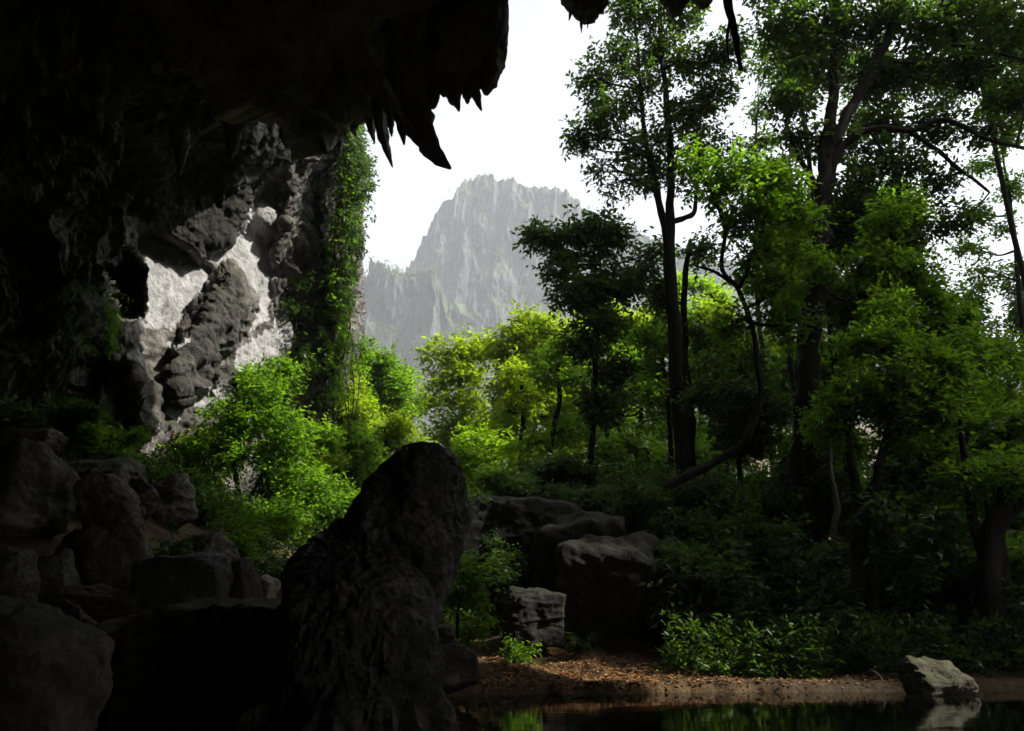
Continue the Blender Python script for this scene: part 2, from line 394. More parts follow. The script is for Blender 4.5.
# spend most columns on the part in view
wgt = np.interp(np.arange(len(lip) - 1), [0, 2, 3, 14, 18, 19], [12, 20, 40, 50, 25, 15]); cum = np.concatenate([[0], np.cumsum(wgt)]); seg = np.interp(np.linspace(0, cum[-1], NU), cum, np.arange(len(lip)))
LP = np.stack([np.interp(seg, np.arange(len(lip)), lp[:, k]) for k in range(3)], -1)
for _ in range(3): LP[1:-1] = (LP[:-2] + LP[1:-1] * 2 + LP[2:]) / 4
back = np.stack([np.interp(seg, [0, 5, 15, 20], [-26, -22, 16, 22]), np.full(NU, -16.0), np.full(NU, 7.0)], -1)
rows = []
for v in np.linspace(0, 1, 300):                 # from over the camera out to the lip
    s = v ** .8
    Q = back * (1 - s) + LP * s
    Q[:, 2] += 5.5 * math.sin(math.pi * v) * (1 - .4 * v) + (1.5 * np.sin(math.pi * v) ** 4)
    rows.append(Q)
for k, (dy, dz) in enumerate([(.8, .5), (1.5, 2), (1.7, 5), (1.6, 13), (1.4, 28), (0, 48), (-6, 75), (-20, 105)]):
    rows.append(LP + np.array([0, dy, dz]))
C0 = np.array(rows)
Cn = vnormals_grid(C0); Cn *= np.where(Cn[..., 2:3] > 0, -1, 1)
Cr = fbm(C0 * .16, 6, 140, .55) * 1.5 + .55 * ridged(C0 * np.array([.5, .16, .3]), 4, 150) - .4
fade = np.ones(C0.shape[0]); fade[300:] = .5
Cp = C0 + Cn * (Cr * fade[:, None])[..., None]
vis = np.interp(seg, [10, 12, 14], [1, 1, .2]); Cp = C0 + (Cp - C0) * np.where(np.arange(NU)[None] > 0, vis[None, :], 1)[..., None]
tag(mk('cave_ceiling', Cp, grid_faces(*C0.shape[:2]), M_CEIL), 'dark overhanging limestone ceiling of the cave', kind='structure')
# closing rock behind and to the right of the viewer
def rock_sheet(name, pts_low, pts_up, nu, nv, m, amp=1.2, seed=1):
    lo = spline(pts_low, nu); up = spline(pts_up, nu)
    Q = np.array([lo * (1 - v) + up * v for v in np.linspace(0, 1, nv)])
    n = vnormals_grid(Q); Q = Q + n * (amp * fbm(Q * .2, 5, seed))[..., None]
    return tag(mk(name, Q, grid_faces(nv, nu), m), kind='structure')
rock_sheet('cave_back_wall', [(-30, 14, -2), (-27, 0, -2), (-26, -15, -2), (0, -18, -2), (18, -17, -2), (24, -14, -2)],
           [(-30, 14, 16), (-28, 0, 16), (-26, -17, 14), (0, -17, 13), (18, -16, 14), (24, -13, 16)], 160, 60, M_CEIL, 1.0, 8)

# ------------------------------------------------------------------ hanging rock
def hang(bag, pts, w0, seed, n=70, seg=40, sharp=.75, Yd=None, tip=.05, flute=.18):
    """pts: (px, py, Y) from the root down to the tip; w0: half width in pixels at the root"""
    A = at([p[0] for p in pts], [p[1] for p in pts], [p[2] for p in pts]); path = spline(A, n)
    t = np.linspace(0, 1, n); Y = path[:, 1]
    r = w0 * Y / F * ((1 - t) ** sharp * (1 - tip) + tip) * (1 + .24 * noise(np.stack([t * 9, t * 0, t * 0 + seed], -1), seed))
    r[-1] *= .2
    path = path + .25 * r[:1] * np.stack([noise(path * .9, seed + 1), noise(path * .9, seed + 2), 0 * t], -1) * t[:, None]
    tube(bag, path, r, seg, .42, seed, True, 2.2, flute)
def loft(rows, Y, dr=.8, seg=160, n=160, ex=2.4, seed=0, amp=.12, freq=1.2, tilt=0.0, flute=None, dmin=.3, yoff=None):
    """rows: (py, left px, right px), top to bottom"""
    rows = np.array(rows, float); t = np.linspace(0, 1, len(rows)); q = np.linspace(0, 1, n)
    cum = np.concatenate([[0], np.cumsum(np.abs(np.diff(rows[:, 0])) + 3)]); cum /= cum[-1]
    py = np.interp(q, cum, rows[:, 0]); a = np.interp(q, cum, rows[:, 1]); b = np.interp(q, cum, rows[:, 2])
    k = np.ones(7) / 7
    sm = lambda v: np.convolve(np.pad(v, 3, mode='edge'), k, 'valid')
    py, a, b = sm(py), sm(a), sm(b)
    Yc = Y + (yoff(q) if yoff else 0) * np.ones(n)
    A = at(a, py, Yc); B = at(b, py, Yc); c = (A + B) / 2; hw = np.abs(B[:, 0] - A[:, 0]) / 2
    th = np.linspace(0, 2 * math.pi, seg, endpoint=False)
    cs, sn = np.cos(th), np.sin(th); e = 2 / ex
    ux = np.sign(cs) * np.abs(cs) ** e; uy = np.sign(sn) * np.abs(sn) ** e
    dep = np.maximum(hw * dr, np.minimum(dmin, hw * 1.5))
    V = np.stack([c[:, 0:1] + hw[:, None] * ux, c[:, 1:2] + dep[:, None] * uy, c[:, 2:3] + 0 * ux[None] + tilt * dep[:, None] * uy], -1)
    nrm = np.stack(np.broadcast_arrays(cs[None] * np.ones((n, 1)), sn[None] * np.ones((n, 1)), 0 * V[..., 0]), -1)
    d = amp * fbm(V * freq, 6, seed, .55) + amp * .5 * (ridged(V * freq * .8, 3, seed + 5) - .8)
    if flute: d = d + flute(V, q[:, None])
    lim = np.minimum(1, hw / (amp * 2 + 1e-6))[:, None]
    V = V + nrm * (d * lim)[..., None]
    V[..., 2] += (amp * .4 * fbm(V * freq * 1.3, 3, seed + 9)) * lim
    top = V[0].mean(0); bot = V[-1].mean(0)
    Fq = grid_faces(n, seg, True); T = np.vstack([Fq[:, [0, 1, 2]], Fq[:, [0, 2, 3]]])
    V = np.vstack([V.reshape(-1, 3), top, bot]); j = np.arange(seg); j1 = (j + 1) % seg
    T = np.vstack([T, np.stack([np.full(seg, n * seg), j1, j], 1), np.stack([np.full(seg, n * seg + 1), (n - 1) * seg + j, (n - 1) * seg + j1], 1)])
    return V, T
def thing_mesh(name, V, T, m, label, cat, group=None):
    c = V.mean(0).copy(); c[2] = V[:, 2].min()
    o = mk(name, V - c, T, m); o.location = tuple(c); return tag(o, label, cat, group)

bc = empty('rock_curtain', at(448, -60, 22.8)); tag(bc, 'black fluted curtain of rock hanging from the cave ceiling against the sky', 'hanging rock')
def under(o, root):
    o.parent = root; o.location = tuple(np.array(o.location) - np.array(root.location)); 
V, T = loft([(-110, 340, 530), (-60, 352, 520), (-20, 372, 511), (0, 380, 507), (20, 384, 505), (40, 388, 506), (52, 392, 505), (64, 396, 501), (74, 400, 494), (80, 410, 486), (83, 418, 478), (85, 428, 466)],
            23.0, .5, 420, 260, 2.4, 31, .10, 1.3, flute=lambda V, q: .17 * (ridged(V * np.array([1.5, 1.5, .12]), 4, 66) - 1.0))
o = thing_mesh('curtain_body', V, T, M_CEIL, None, None); under(o, bc)
tips = [([(398, 20, 22.8), (400, 90, 22.8), (401, 120, 22.8), (402, 146, 22.8)], 18, 1.0), ([(404, 0, 22.2), (407, 70, 22.2), (415, 115, 22.2), (429, 148, 22.2), (451, 169, 22.2)], 25, .72),
        ([(428, 40, 22.8), (430, 80, 22.8), (434, 109, 22.8)], 17, .6), ([(450, 30, 22.8), (453, 85, 22.8), (459, 113, 22.8)], 19, 1.0), ([(463, 30, 23.2), (466, 80, 23.2), (466, 105, 23.2)], 15, .8),
        ([(469, 40, 22.8), (473, 85, 22.8), (482, 111, 22.8)], 10, .8), ([(487, -10, 22.8), (488, 60, 22.8), (487, 97, 22.8)], 22, .55), ([(498, -10, 23.3), (500, 40, 23.3), (499, 72, 23.3)], 13, .6),
        ([(417, 30, 23.1), (418, 70, 23.1), (421, 96, 23.1)], 10, .8), ([(478, 20, 22.8), (478, 70, 22.8), (477, 92, 22.8)], 14, .6), ([(440, 30, 22.8), (442, 80, 22.8), (443, 97, 22.8)], 12, .6)]
for i, (p, w, sh) in enumerate(tips):
    b = Bag(); hang(b, p, w, 200 + i, sharp=sh); V, T = bag_tri(b); o = thing_mesh('tip', V, T, M_CEIL, None, None); under(o, bc)
singles = [([(377, 90, 25), (381, 125, 25), (386, 148, 25), (392, 168, 25)], 9, .8, 'long crooked stalactite hanging just left of the black rock curtain'),
           ([(364, 95, 26), (370, 120, 26), (374, 144, 26)], 9, .9, 'short stubby stalactite nearest the ivy covered wall edge')]
for i, (p, w, sh, lb) in enumerate(singles):
    b = Bag(); hang(b, p, w, 240 + i, sharp=sh); V, T = bag_tri(b); thing_mesh('stalactite', V, T, M_CEIL, lb, 'stalactite', 'stalactites along the cave lip')
for i, (p, w, lb) in enumerate([([(351, 100, 27), (353, 125, 27), (356, 136, 27)], 9, 'stubby stalactite right above the top of the ivy'), ([(338, 110, 27.5), (340, 135, 27.5), (339, 158, 27.5)], 8, 'slim stalactite against the pillars left of the ivy top'),
                               ([(322, 112, 27.5), (324, 138, 27.5), (325, 152, 27.5)], 9, 'blunt stalactite second left of the ivy top'), ([(303, 112, 27), (303, 140, 27), (301, 166, 27)], 9, 'long stalactite over the right end of the bulging rock'), ([(284, 112, 27), (285, 138, 27), (286, 150, 27)], 8, 'short stalactite over the bulging rock'),
                               ([(388, 90, 24.5), (391, 120, 24.5), (392, 137, 24.5)], 8, 'short stalactite between the crooked one and the rock curtain'), ([(232, 120, 25), (232, 145, 25), (230, 160, 25)], 10, 'dark stalactite at the middle of the overhang edge'), ([(180, 130, 23.5), (181, 155, 23.5), (180, 176, 23.5)], 10, 'dark stalactite above the left end of the white wall')]):
    b = Bag(); hang(b, p, w, 280 + i, sharp=.8); V, T = bag_tri(b); thing_mesh('stalactite', V, T, M_CEIL, lb, 'stalactite', 'stalactites along the cave lip')
# toothed lump at the top of the frame, and two rounder knobs
hk = empty('hanging_rock', at(584, -60, 24)); tag(hk, 'small hanging rock with four thin teeth at the top edge of the sky', 'hanging rock')
V, T = loft([(-80, 545, 625), (-30, 556, 612), (-5, 562, 607), (5, 564, 604), (13, 569, 600), (19, 576, 592)], 24, .6, 90, 70, 2.2, 51, .18, 1.3)
o = thing_mesh('rock_body', V, T, M_CEIL, None, None); under(o, hk)
for i, (x0, x1, y1, w) in enumerate([(571, 569, 21, 4), (581, 581, 34, 5), (588, 588, 29, 4.5), (595, 594, 24, 4), (602, 604, 12, 4)]):
    b = Bag(); hang(b, [(x0, -5, 24), (x0, 10, 24), (x1, y1, 24)], w, 260 + i, seg=14, n=24); V, T = bag_tri(b); o = thing_mesh('tooth', V, T, M_CEIL, None, None); under(o, hk)
for i, (x, w, y, lb) in enumerate([(676, 17, 14, 'round black knob of ceiling rock above the tall slender tree'), (702, 16, 6, 'low black knob of ceiling rock beside the hanging root')]):
    V, T = loft([(-90, x - w * 1.5, x + w * 1.5), (-20, x - w, x + w), (0, x - w * .85, x + w * .8), (y - 4, x - w * .55, x + w * .5), (y, x - w * .2, x + w * .2)], 24, .7, 70, 60, 2.1, 61 + i, .16, 1.5)
    thing_mesh('hanging_rock', V, T, M_CEIL, lb, 'hanging rock')

# ------------------------------------------------------------------ boulders
def boulder(px, py, wpx, hpx, Y, m, label, seed, dr=.8, npl=13, sub=6, amp=.11, rot=0, group='fallen boulders below the cave wall', sharp=15, box=.95, name='boulder', sink=0):
    c = at(px, py, Y); a = np.array([wpx / 2 * Y / F, wpx / 2 * Y / F * dr, hpx / 2 * Y / F * 1.04])
    U, T = ico(sub); r_ = np.random.default_rng(seed)
    ax = r_.uniform(-.45, .45, 3); ca, sa = np.cos(ax), np.sin(ax)
    Rx = np.array([[1, 0, 0], [0, ca[0], -sa[0]], [0, sa[0], ca[0]]]); Ry = np.array([[ca[1], 0, sa[1]], [0, 1, 0], [-sa[1], 0, ca[1]]]); Rz = np.array([[ca[2], -sa[2], 0], [sa[2], ca[2], 0], [0, 0, 1]])
    B = Rx @ Ry @ Rz; pl = np.vstack([B, -B]); d = r_.uniform(.66, .86, 6)
    ex = r_.normal(size=(npl, 3)); ex /= np.linalg.norm(ex, axis=1, keepdims=True); pl = np.vstack([pl, ex]); d = np.concatenate([d, r_.uniform(.66, .98, npl)])
    q = np.maximum(U @ pl.T, 1e-3) / d
    r = 1 / ((q ** sharp).sum(1) ** (1 / sharp)); r = np.minimum(r, 1.45)
    V = U * r[:, None] * a
    s = a.mean()
    V = V + U * (s * (amp * fbm(V / s * 1.6 + seed, 6, seed, .55) + amp * .5 * (ridged(V / s * np.array([.8, .8, 2.6]) + seed, 4, seed + 3) - .7)))[:, None]
    cr, sr = math.cos(rot), math.sin(rot)
    V = np.stack([V[:, 0] * cr - V[:, 2] * sr, V[:, 1], V[:, 0] * sr + V[:, 2] * cr], -1)
    o = mk(name, V + [0, 0, a[2]], T, m); o.location = (c[0], c[1], c[2] - a[2])
    return tag(o, label, 'boulder', group)

# the great leaning rock in front
def flutes(V, q):
    f = ridged(V * np.array([1.9, 1.9, .2]) + 5, 2, 91)
    return .46 * (f - .7) * sst(.52, .72, q) - .02 + .045 * ridged(V * np.array([8, 8, 3]), 3, 92)
sr = empty('leaning_rock', (at(370, 700, 9.5)[0], 9.5, -1.2)); tag(sr, 'tall black wedge of rock standing in the water in the front of the cave', 'rock')
V, T = loft([(447, 418, 434), (449, 410, 441), (453, 402, 446), (459, 396, 450), (466, 388, 454), (478, 377, 457), (488, 370, 459), (500, 364, 461), (515, 354, 461), (530, 350, 459), (550, 350, 453), (570, 350, 446), (595, 350, 437), (620, 350, 432), (660, 350, 431), (700, 352, 432), (760, 352, 436), (830, 350, 440)],
            10.0, .75, 300, 300, 2.5, 11, .08, 1.6, flute=lambda V, q: .05 * ridged(V * np.array([3, 3, 1.2]), 3, 95) + .02 * ridged(V * 9, 2, 94))
o = thing_mesh('peak', V, T, M_BLACK, None, None); under(o, sr)
V, T = loft([(518, 345, 358), (523, 338, 372), (530, 329, 392), (540, 314, 402), (553, 300, 410), (566, 293, 416), (590, 290, 422), (620, 284, 430), (650, 281, 434), (700, 277, 435), (760, 272, 438), (830, 268, 442)],
            9.3, .6, 340, 340, 2.3, 12, .08, 1.7, flute=flutes, yoff=lambda q: .75 * (1 - sst(0, .4, q)) - .5 * q)
o = thing_mesh('shoulder', V, T, M_BLACK, None, None); under(o, sr)
led = thing_mesh('ledge_rock', *loft([(600, 236, 290), (606, 200, 300), (612, 170, 306), (618, 142, 310), (626, 112, 312), (636, 90, 314), (650, 78, 314), (700, 74, 312), (800, 70, 310), (900, 66, 310)],
            11.5, .45, 360, 220, 2.8, 13, .26, 1.0, flute=lambda V, q: .12 * ridged(V * np.array([1.6, 1.6, .1]), 2, 93) * sst(.1, .25, q), dmin=1.2), M_BROWN, 'broad flat topped ledge of dark rock between the left boulders and the black wedge', 'rock')

g = 'fallen boulders below the cave wall'
boulder(14, 700, 150, 190, 6.2, M_MOSSY, 'rounded mossy boulder filling the bottom left corner', 301, .9, 7, 6, .09)
boulder(18, 500, 110, 112, 18, M_GREY, 'large grey boulder at the left edge with a pale streaked face', 302, .8, 8)
tag(thing_mesh('boulder', *loft([(474, 92, 112), (482, 82, 122), (496, 80, 130), (515, 82, 138), (540, 84, 147), (570, 86, 153), (600, 84, 157), (650, 80, 160)], 17, .6, 200, 160, 3.4, 303, .16, 1.1, tilt=.15), M_TAN, 'tall brown slab boulder with a sloping streaked right side', 'boulder'), group=g)
boulder(82, 556, 64, 58, 17.5, M_TAN, 'blocky pale grey boulder beside the tall brown slab', 304, .8, 9)
boulder(46, 592, 66, 90, 15.5, M_GREY, 'leaning grey block low beside the left edge boulder', 305, .8, 9, rot=.2)
boulder(98, 616, 80, 62, 14.5, M_BROWN, 'low broken boulder at the foot of the tall brown slab', 306, .9, 9)
boulder(190, 590, 104, 80, 15.0, M_BLACK, 'round shouldered dark boulder directly on top of the ledge rock', 307, .8, 6, amp=.06)
boulder(236, 588, 56, 70, 15.4, M_BROWN, 'upright boulder with a curved brown face right of the round shouldered one', 308, .7, 6, amp=.06, rot=.3)
boulder(268, 589, 26, 28, 17, M_PALE, 'small pale pinkish boulder just left of the black wedge', 309, .8, 8, 5)
boulder(60, 500, 60, 46, 20, M_BROWN, 'narrow brown boulder wedged above the blocky grey one', 310, .8, 9)
boulder(100, 478, 92, 40, 22, M_GREY, 'flat topped boulder under the green shrub on the slope', 311, .8, 9)
boulder(30, 447, 80, 40, 23, M_GREY, 'dark boulder high on the slope under the drapery wall', 312, .8, 9)
boulder(150, 640, 70, 44, 12.6, M_BROWN, 'thin rough block lying across the back of the ledge rock', 313, .9, 9)
boulder(0, 590, 70, 100, 14, M_GREY, 'shadowed boulder at the left edge above the mossy one', 314, .8, 9)
boulder(168, 505, 60, 60, 24, M_GREY, 'dark boulder under the leafy trees right of the brown slab', 315, .8, 9)
boulder(70, 640, 60, 60, 12, M_BROWN, 'shadowed boulder between the mossy boulder and the ledge rock', 316, .8, 9)
boulder(140, 500, 40, 40, 21, M_GREY, 'small grey boulder on the crest of the brown slab', 317, .8, 9)
boulder(205, 560, 70, 50, 21, M_GREY, 'weathered boulder behind the round shouldered one', 318, .8, 9)
rg = np.random.default_rng(61)
for i in range(46):
    x_ = rg.uniform(-5, 265); y_ = rg.uniform(470, 600) if x_ < 150 else rg.uniform(545, 600); y_ = max(y_, 455 + .3 * x_)
    Yr = np.interp(y_, [450, 600], [24, 15.5]) + rg.uniform(-.5, .5); w_ = rg.uniform(12, 34)
    p_ = at(x_, y_, Yr); zt = float(hgt(p_[0], p_[1]))
    if p_[2] > zt + 1.2: continue
    boulder(x_, y_, w_, w_ * rg.uniform(.5, .9), Yr, [M_BROWN, M_GREY, M_TAN][i % 3], 'small angular rock lying loose among the big boulders on the left slope', 340 + i, .9, 8, 4, group='loose rocks on the left slope', name='rock', rot=rg.uniform(-.4, .4))
gb = 'rocks on the far river bank'
boulder(452, 668, 52, 50, 20.5, M_BROWN, 'smooth dark boulder at the water right behind the black wedge', 320, .9, 6, amp=.05, group=gb)
boulder(438, 640, 40, 34, 22, M_BROWN, 'small brown boulder leaning on the smooth bank boulder', 321, .8, 7, group=gb)
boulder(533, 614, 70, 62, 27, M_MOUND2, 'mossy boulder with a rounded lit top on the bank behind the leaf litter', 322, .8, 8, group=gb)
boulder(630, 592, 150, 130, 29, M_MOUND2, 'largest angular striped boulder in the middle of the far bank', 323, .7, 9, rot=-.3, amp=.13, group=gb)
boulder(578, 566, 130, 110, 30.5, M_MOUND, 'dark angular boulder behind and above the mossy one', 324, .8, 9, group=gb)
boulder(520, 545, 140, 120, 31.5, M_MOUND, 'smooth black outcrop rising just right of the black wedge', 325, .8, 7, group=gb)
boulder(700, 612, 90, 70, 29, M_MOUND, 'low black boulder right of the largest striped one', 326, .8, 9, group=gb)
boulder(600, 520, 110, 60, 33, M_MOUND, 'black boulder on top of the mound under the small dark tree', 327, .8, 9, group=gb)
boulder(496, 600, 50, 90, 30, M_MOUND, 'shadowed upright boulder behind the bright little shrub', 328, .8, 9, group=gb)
boulder(939, 684, 66, 44, 22.3, M_MOSSY, 'triangular pale topped rock standing in the water on the right', 329, .8, 7, group=gb, rot=0, amp=.12)

# ------------------------------------------------------------------ leaves
def leafmesh(C, out, L, k, rg, wr=.38, droop=.35, twig=2.6, Ljit=.35):
    """C: twig bases; out: outward directions; k leaves along each twig"""
    N = len(C)
    d = out + rg.normal(size=(N, 3)) * .75 + np.array([0, 0, -droop]); d /= np.linalg.norm(d, axis=1, keepdims=True)
    up = np.array([0, 0, 1.0]); sd = np.cross(d, up); sd /= np.linalg.norm(sd, axis=1, keepdims=True) + 1e-6
    t = (np.arange(k) + .5) / k
    alt = np.where(np.arange(k) % 2 == 0, 1, -1)
    base = C[:, None] + d[:, None] * (t * twig * L)[None, :, None] + rg.normal(size=(N, k, 3)) * L * .25
    ld = d[:, None] * .55 + sd[:, None] * alt[None, :, None] * .8 + rg.normal(size=(N, k, 3)) * .35 + np.array([0, 0, -.25 * droop]); ld /= np.linalg.norm(ld, axis=2, keepdims=True)
    n = up + rg.normal(size=(N, k, 3)) * .55; w = np.cross(ld, n); w /= np.linalg.norm(w, axis=2, keepdims=True) + 1e-6
    n = np.cross(w, ld)
    l = L * (1 + Ljit * rg.uniform(-1, 1, (N, k, 1)))
    mid = base + ld * l * .42
    fold = n * l * .07
    v = np.stack([base, mid + w * l * wr * .5 + fold, base + ld * l - n * l * .08, mid - w * l * wr * .5 + fold], 2)
    rnd = np.clip(rg.normal(.45, .13, (N, 1)) + .38 * noise(np.asarray(C) * (.16 / max(L, .1)), 6)[:, None] + rg.normal(0, .14, (N, k)), 0, 1)
    rare = rg.uniform(0, 1, (N, k))
    return v.reshape(-1, 3), np.repeat(rnd.reshape(-1), 4), np.repeat(rare.reshape(-1), 4)
def mkleaves(name, v, rnd, rare, m, parent=None):
    n = len(v) // 4; q = np.arange(n * 4).reshape(-1, 4)
    T = np.concatenate([q[:, [0, 1, 2]], q[:, [0, 2, 3]]])
    return mk(name, v, T, m, parent, smooth=False, attrs={'rnd': rnd, 'rare': rare})
def crown(clusters, rg, L, dens, k=7, wr=.38, nsub=9, sub=.36, droop=.35, hollow=.3):
    """clusters: (centre xyz, radii xyz). returns twig bases, outward dirs, subclump centres"""
    Cs, Os, Sub = [], [], []
    for c, r in clusters:
        c = np.array(c, float); r = np.array(r, float)
        ns = max(4, int(1.8 * nsub * (0.6 + .4 * r.mean() / 1.5)))
        u = rg.normal(size=(ns, 3)); u /= np.linalg.norm(u, axis=1, keepdims=True); rad = rg.uniform(hollow, 1.3, (ns, 1)) ** .7
        sc = c + u * rad * r * .85
        Sub.append((c, r, sc))
        vol = max(12, int(DENS * dens * 4 * (r[0] * r[1] * r[2]) ** (2 / 3) / (L * L * wr * k)))
        wts = rg.uniform(.35, 1.6, ns); wts /= wts.sum()
        idx = rg.choice(ns, vol, p=wts)
        off = rg.normal(size=(vol, 3)) * np.array([1, 1, .62]); ln = np.linalg.norm(off, axis=1, keepdims=True); off = off / np.maximum(ln, 1e-6) * np.minimum(ln, 1.9)
        sr_ = r.mean() * sub * .95 * rg.uniform(.4, 1.6, ns)
        p = sc[idx] + off * sr_[idx][:, None] * .62
        Cs.append(p); o = (p - sc[idx]); o = o / (np.linalg.norm(o, axis=1, keepdims=True) + 1e-6) * .8 + (p - c) / r * .3; Os.append(o)
    return np.concatenate(Cs), np.concatenate(Os), Sub
NL = 0
DENS = 21.0
def tree(name, label, cat, trunks, clusters, L, m, bark, dens=1.0, seed=0, group=None, nsub=9, sub=.36, wr=.48, k=7, ground=True, limb=.35, droop=.35, limbs=(), twigs=True, hollow=.3, attach=(.35, .9)):
    """trunks: [[(px,py,Y,halfwidth px),...], ...] bottom to top; clusters: (px,py,rx px,ry px,Y[,depth factor])"""
    global NL
    rg = np.random.default_rng(seed); L = L * 1.12
    tb = Bag(); paths = []
    root = None
    for ti, tr in enumerate(list(trunks) + list(limbs)):
        A = at([p[0] for p in tr], [p[1] for p in tr], [p[2] for p in tr]); r = np.array([p[3] * p[2] / F for p in tr])
        if ti < len(trunks) and ground:
            g0 = hgt(A[0][0], A[0][1]); gz = float(g0) - .3
            if A[0][2] > gz + .2:
                A = np.vstack([[A[0][0], A[0][1], gz], A]); r = np.concatenate([[r[0] * 1.25], r])
        if root is None: root = A[0].copy()
        n = max(12, int(len(A) * 9)); path = spline(A, n); rr = np.interp(np.linspace(0, 1, n), np.linspace(0, 1, len(r)), r)
        tube(tb, path + .6 * rr[:, None] * np.stack([noise(path * .7 + 3, seed), noise(path * .7 + 9, seed), 0 * rr], -1), rr, 12 if rr.max() > .12 else 7, .35, seed + ti, True, 2.5)
        paths.append((path, rr))
    cl = []
    for c in clusters:
        Y = c[4]; df = c[5] if len(c) > 5 else .9
        cl.append((at(c[0], c[1], Y), (c[2] * Y / F, (c[2] + c[3]) * .5 * Y / F * df, c[3] * Y / F)))
    C, O, Sub = crown(cl, rg, L, dens, k, wr, nsub, sub, droop, hollow)
    allp = np.concatenate([p for p, _ in paths]); allr = np.concatenate([r for _, r in paths])
    for c, r, sc in Sub:
        # nearest good point on a trunk, lower than the clump
        dd = np.linalg.norm(allp - c, axis=1) + 1.4 * np.maximum(0, allp[:, 2] - c[2] + .3 * r[2]) * 2
        i = int(dd.argmin()); p0 = allp[i]; r0 = min(allr[i] * .7, .03 + limb * .1 * np.linalg.norm(r) ** .7)
        mid = (p0 + c) / 2 + rg.normal(size=3) * .12 * np.linalg.norm(c - p0) + [0, 0, -.08 * np.linalg.norm(c - p0)]
        path = spline([p0, mid, c], 12); tube(tb, path, np.linspace(r0, r0 * .45, 12), 6, .3, seed, False, 3)
        if twigs:
            for s in sc:
                j = rg.integers(5, 12); q0 = path[j]; mm = (q0 + s) / 2 + rg.normal(size=3) * .1 * np.linalg.norm(s - q0)
                tube(tb, spline([q0, mm, s], 7), np.linspace(r0 * .4, r0 * .08 + .004, 7), 4, 0, 0, False)
    v, rnd, rare = leafmesh(C, O, L, k, rg, wr, droop)
    NL += len(v) // 4
    root[2] = float(max(root[2], hgt(root[0], root[1]) - .3)) if ground else root[2]
    t = empty(name, root); tag(t, label, cat, group)
    V, T = bag_tri(tb)
    mk('trunk', V - root, T, bark, t)
    mkleaves('crown', v - root, rnd, rare, m, t)
    return t

gt = 'trees on the far bank'
# tall slender tree
tree('tall_tree', 'tall slender tree with twin trunks and a fine dark crown against the sky', 'tree',
     [[(686, 560, 36, 6.6), (683, 450, 36, 6.2), (677, 350, 36, 5.8), (672, 250, 36, 5), (670, 160, 36, 4), (665, 90, 36, 3.2), (660, 20, 36, 2.5), (657, -40, 36, 1.5)],
      [(672, 330, 36.3, 5), (668, 240, 36.3, 4.6), (656, 190, 36.3, 4), (645, 140, 36.5, 2.8), (640, 80, 36.5, 2), (636, 30, 36.5, 1.2)]],
     [(592, 78, 20, 15, 36), (588, 132, 24, 15, 36), (576, 142, 12, 8, 36), (612, 120, 24, 18, 36), (618, 60, 24, 24, 36), (640, 20, 30, 22, 36), (622, 5, 20, 14, 36), (684, 10, 30, 20, 36), (655, 55, 24, 22, 36.5), (640, 95, 26, 20, 36.5),
      (690, 60, 26, 24, 36), (724, 55, 20, 26, 36), (715, 95, 24, 22, 36), (690, 110, 28, 26, 36), (660, 135, 22, 16, 36), (632, 148, 26, 14, 36), (700, 150, 34, 18, 36), (735, 40, 14, 16, 36), (640, 182, 22, 12, 36), (606, 165, 16, 10, 36), (660, -30, 50, 24, 36), (610, 185, 14, 6, 36), (690, 180, 24, 14, 35.5), (598, 100, 20, 9, 36), (655, 165, 20, 14, 36.4)],
     .25, M_LDARK, M_BARK, .44, 501, gt, nsub=11, sub=.38,
     limbs=[[(673, 222, 36, 3), (684, 218, 36, 3), (695, 212, 36, 2.6), (696, 190, 36, 2.2), (697, 170, 36, 1.8), (702, 150, 36, 1.4)]])
# its neighbour trunk behind
tree('straight_tree', 'straight dark trunk rising close behind the tall slender tree', 'tree',
     [[(694, 520, 38, 5.2), (692, 440, 38, 5), (687, 380, 38, 4.6), (684, 300, 38, 3.6), (690, 240, 38, 2)]],
     [(705, 330, 22, 20, 38.5), (660, 300, 24, 22, 38.5), (705, 250, 18, 18, 38)], .24, M_LDARK, M_BARK, .5, 502, gt)
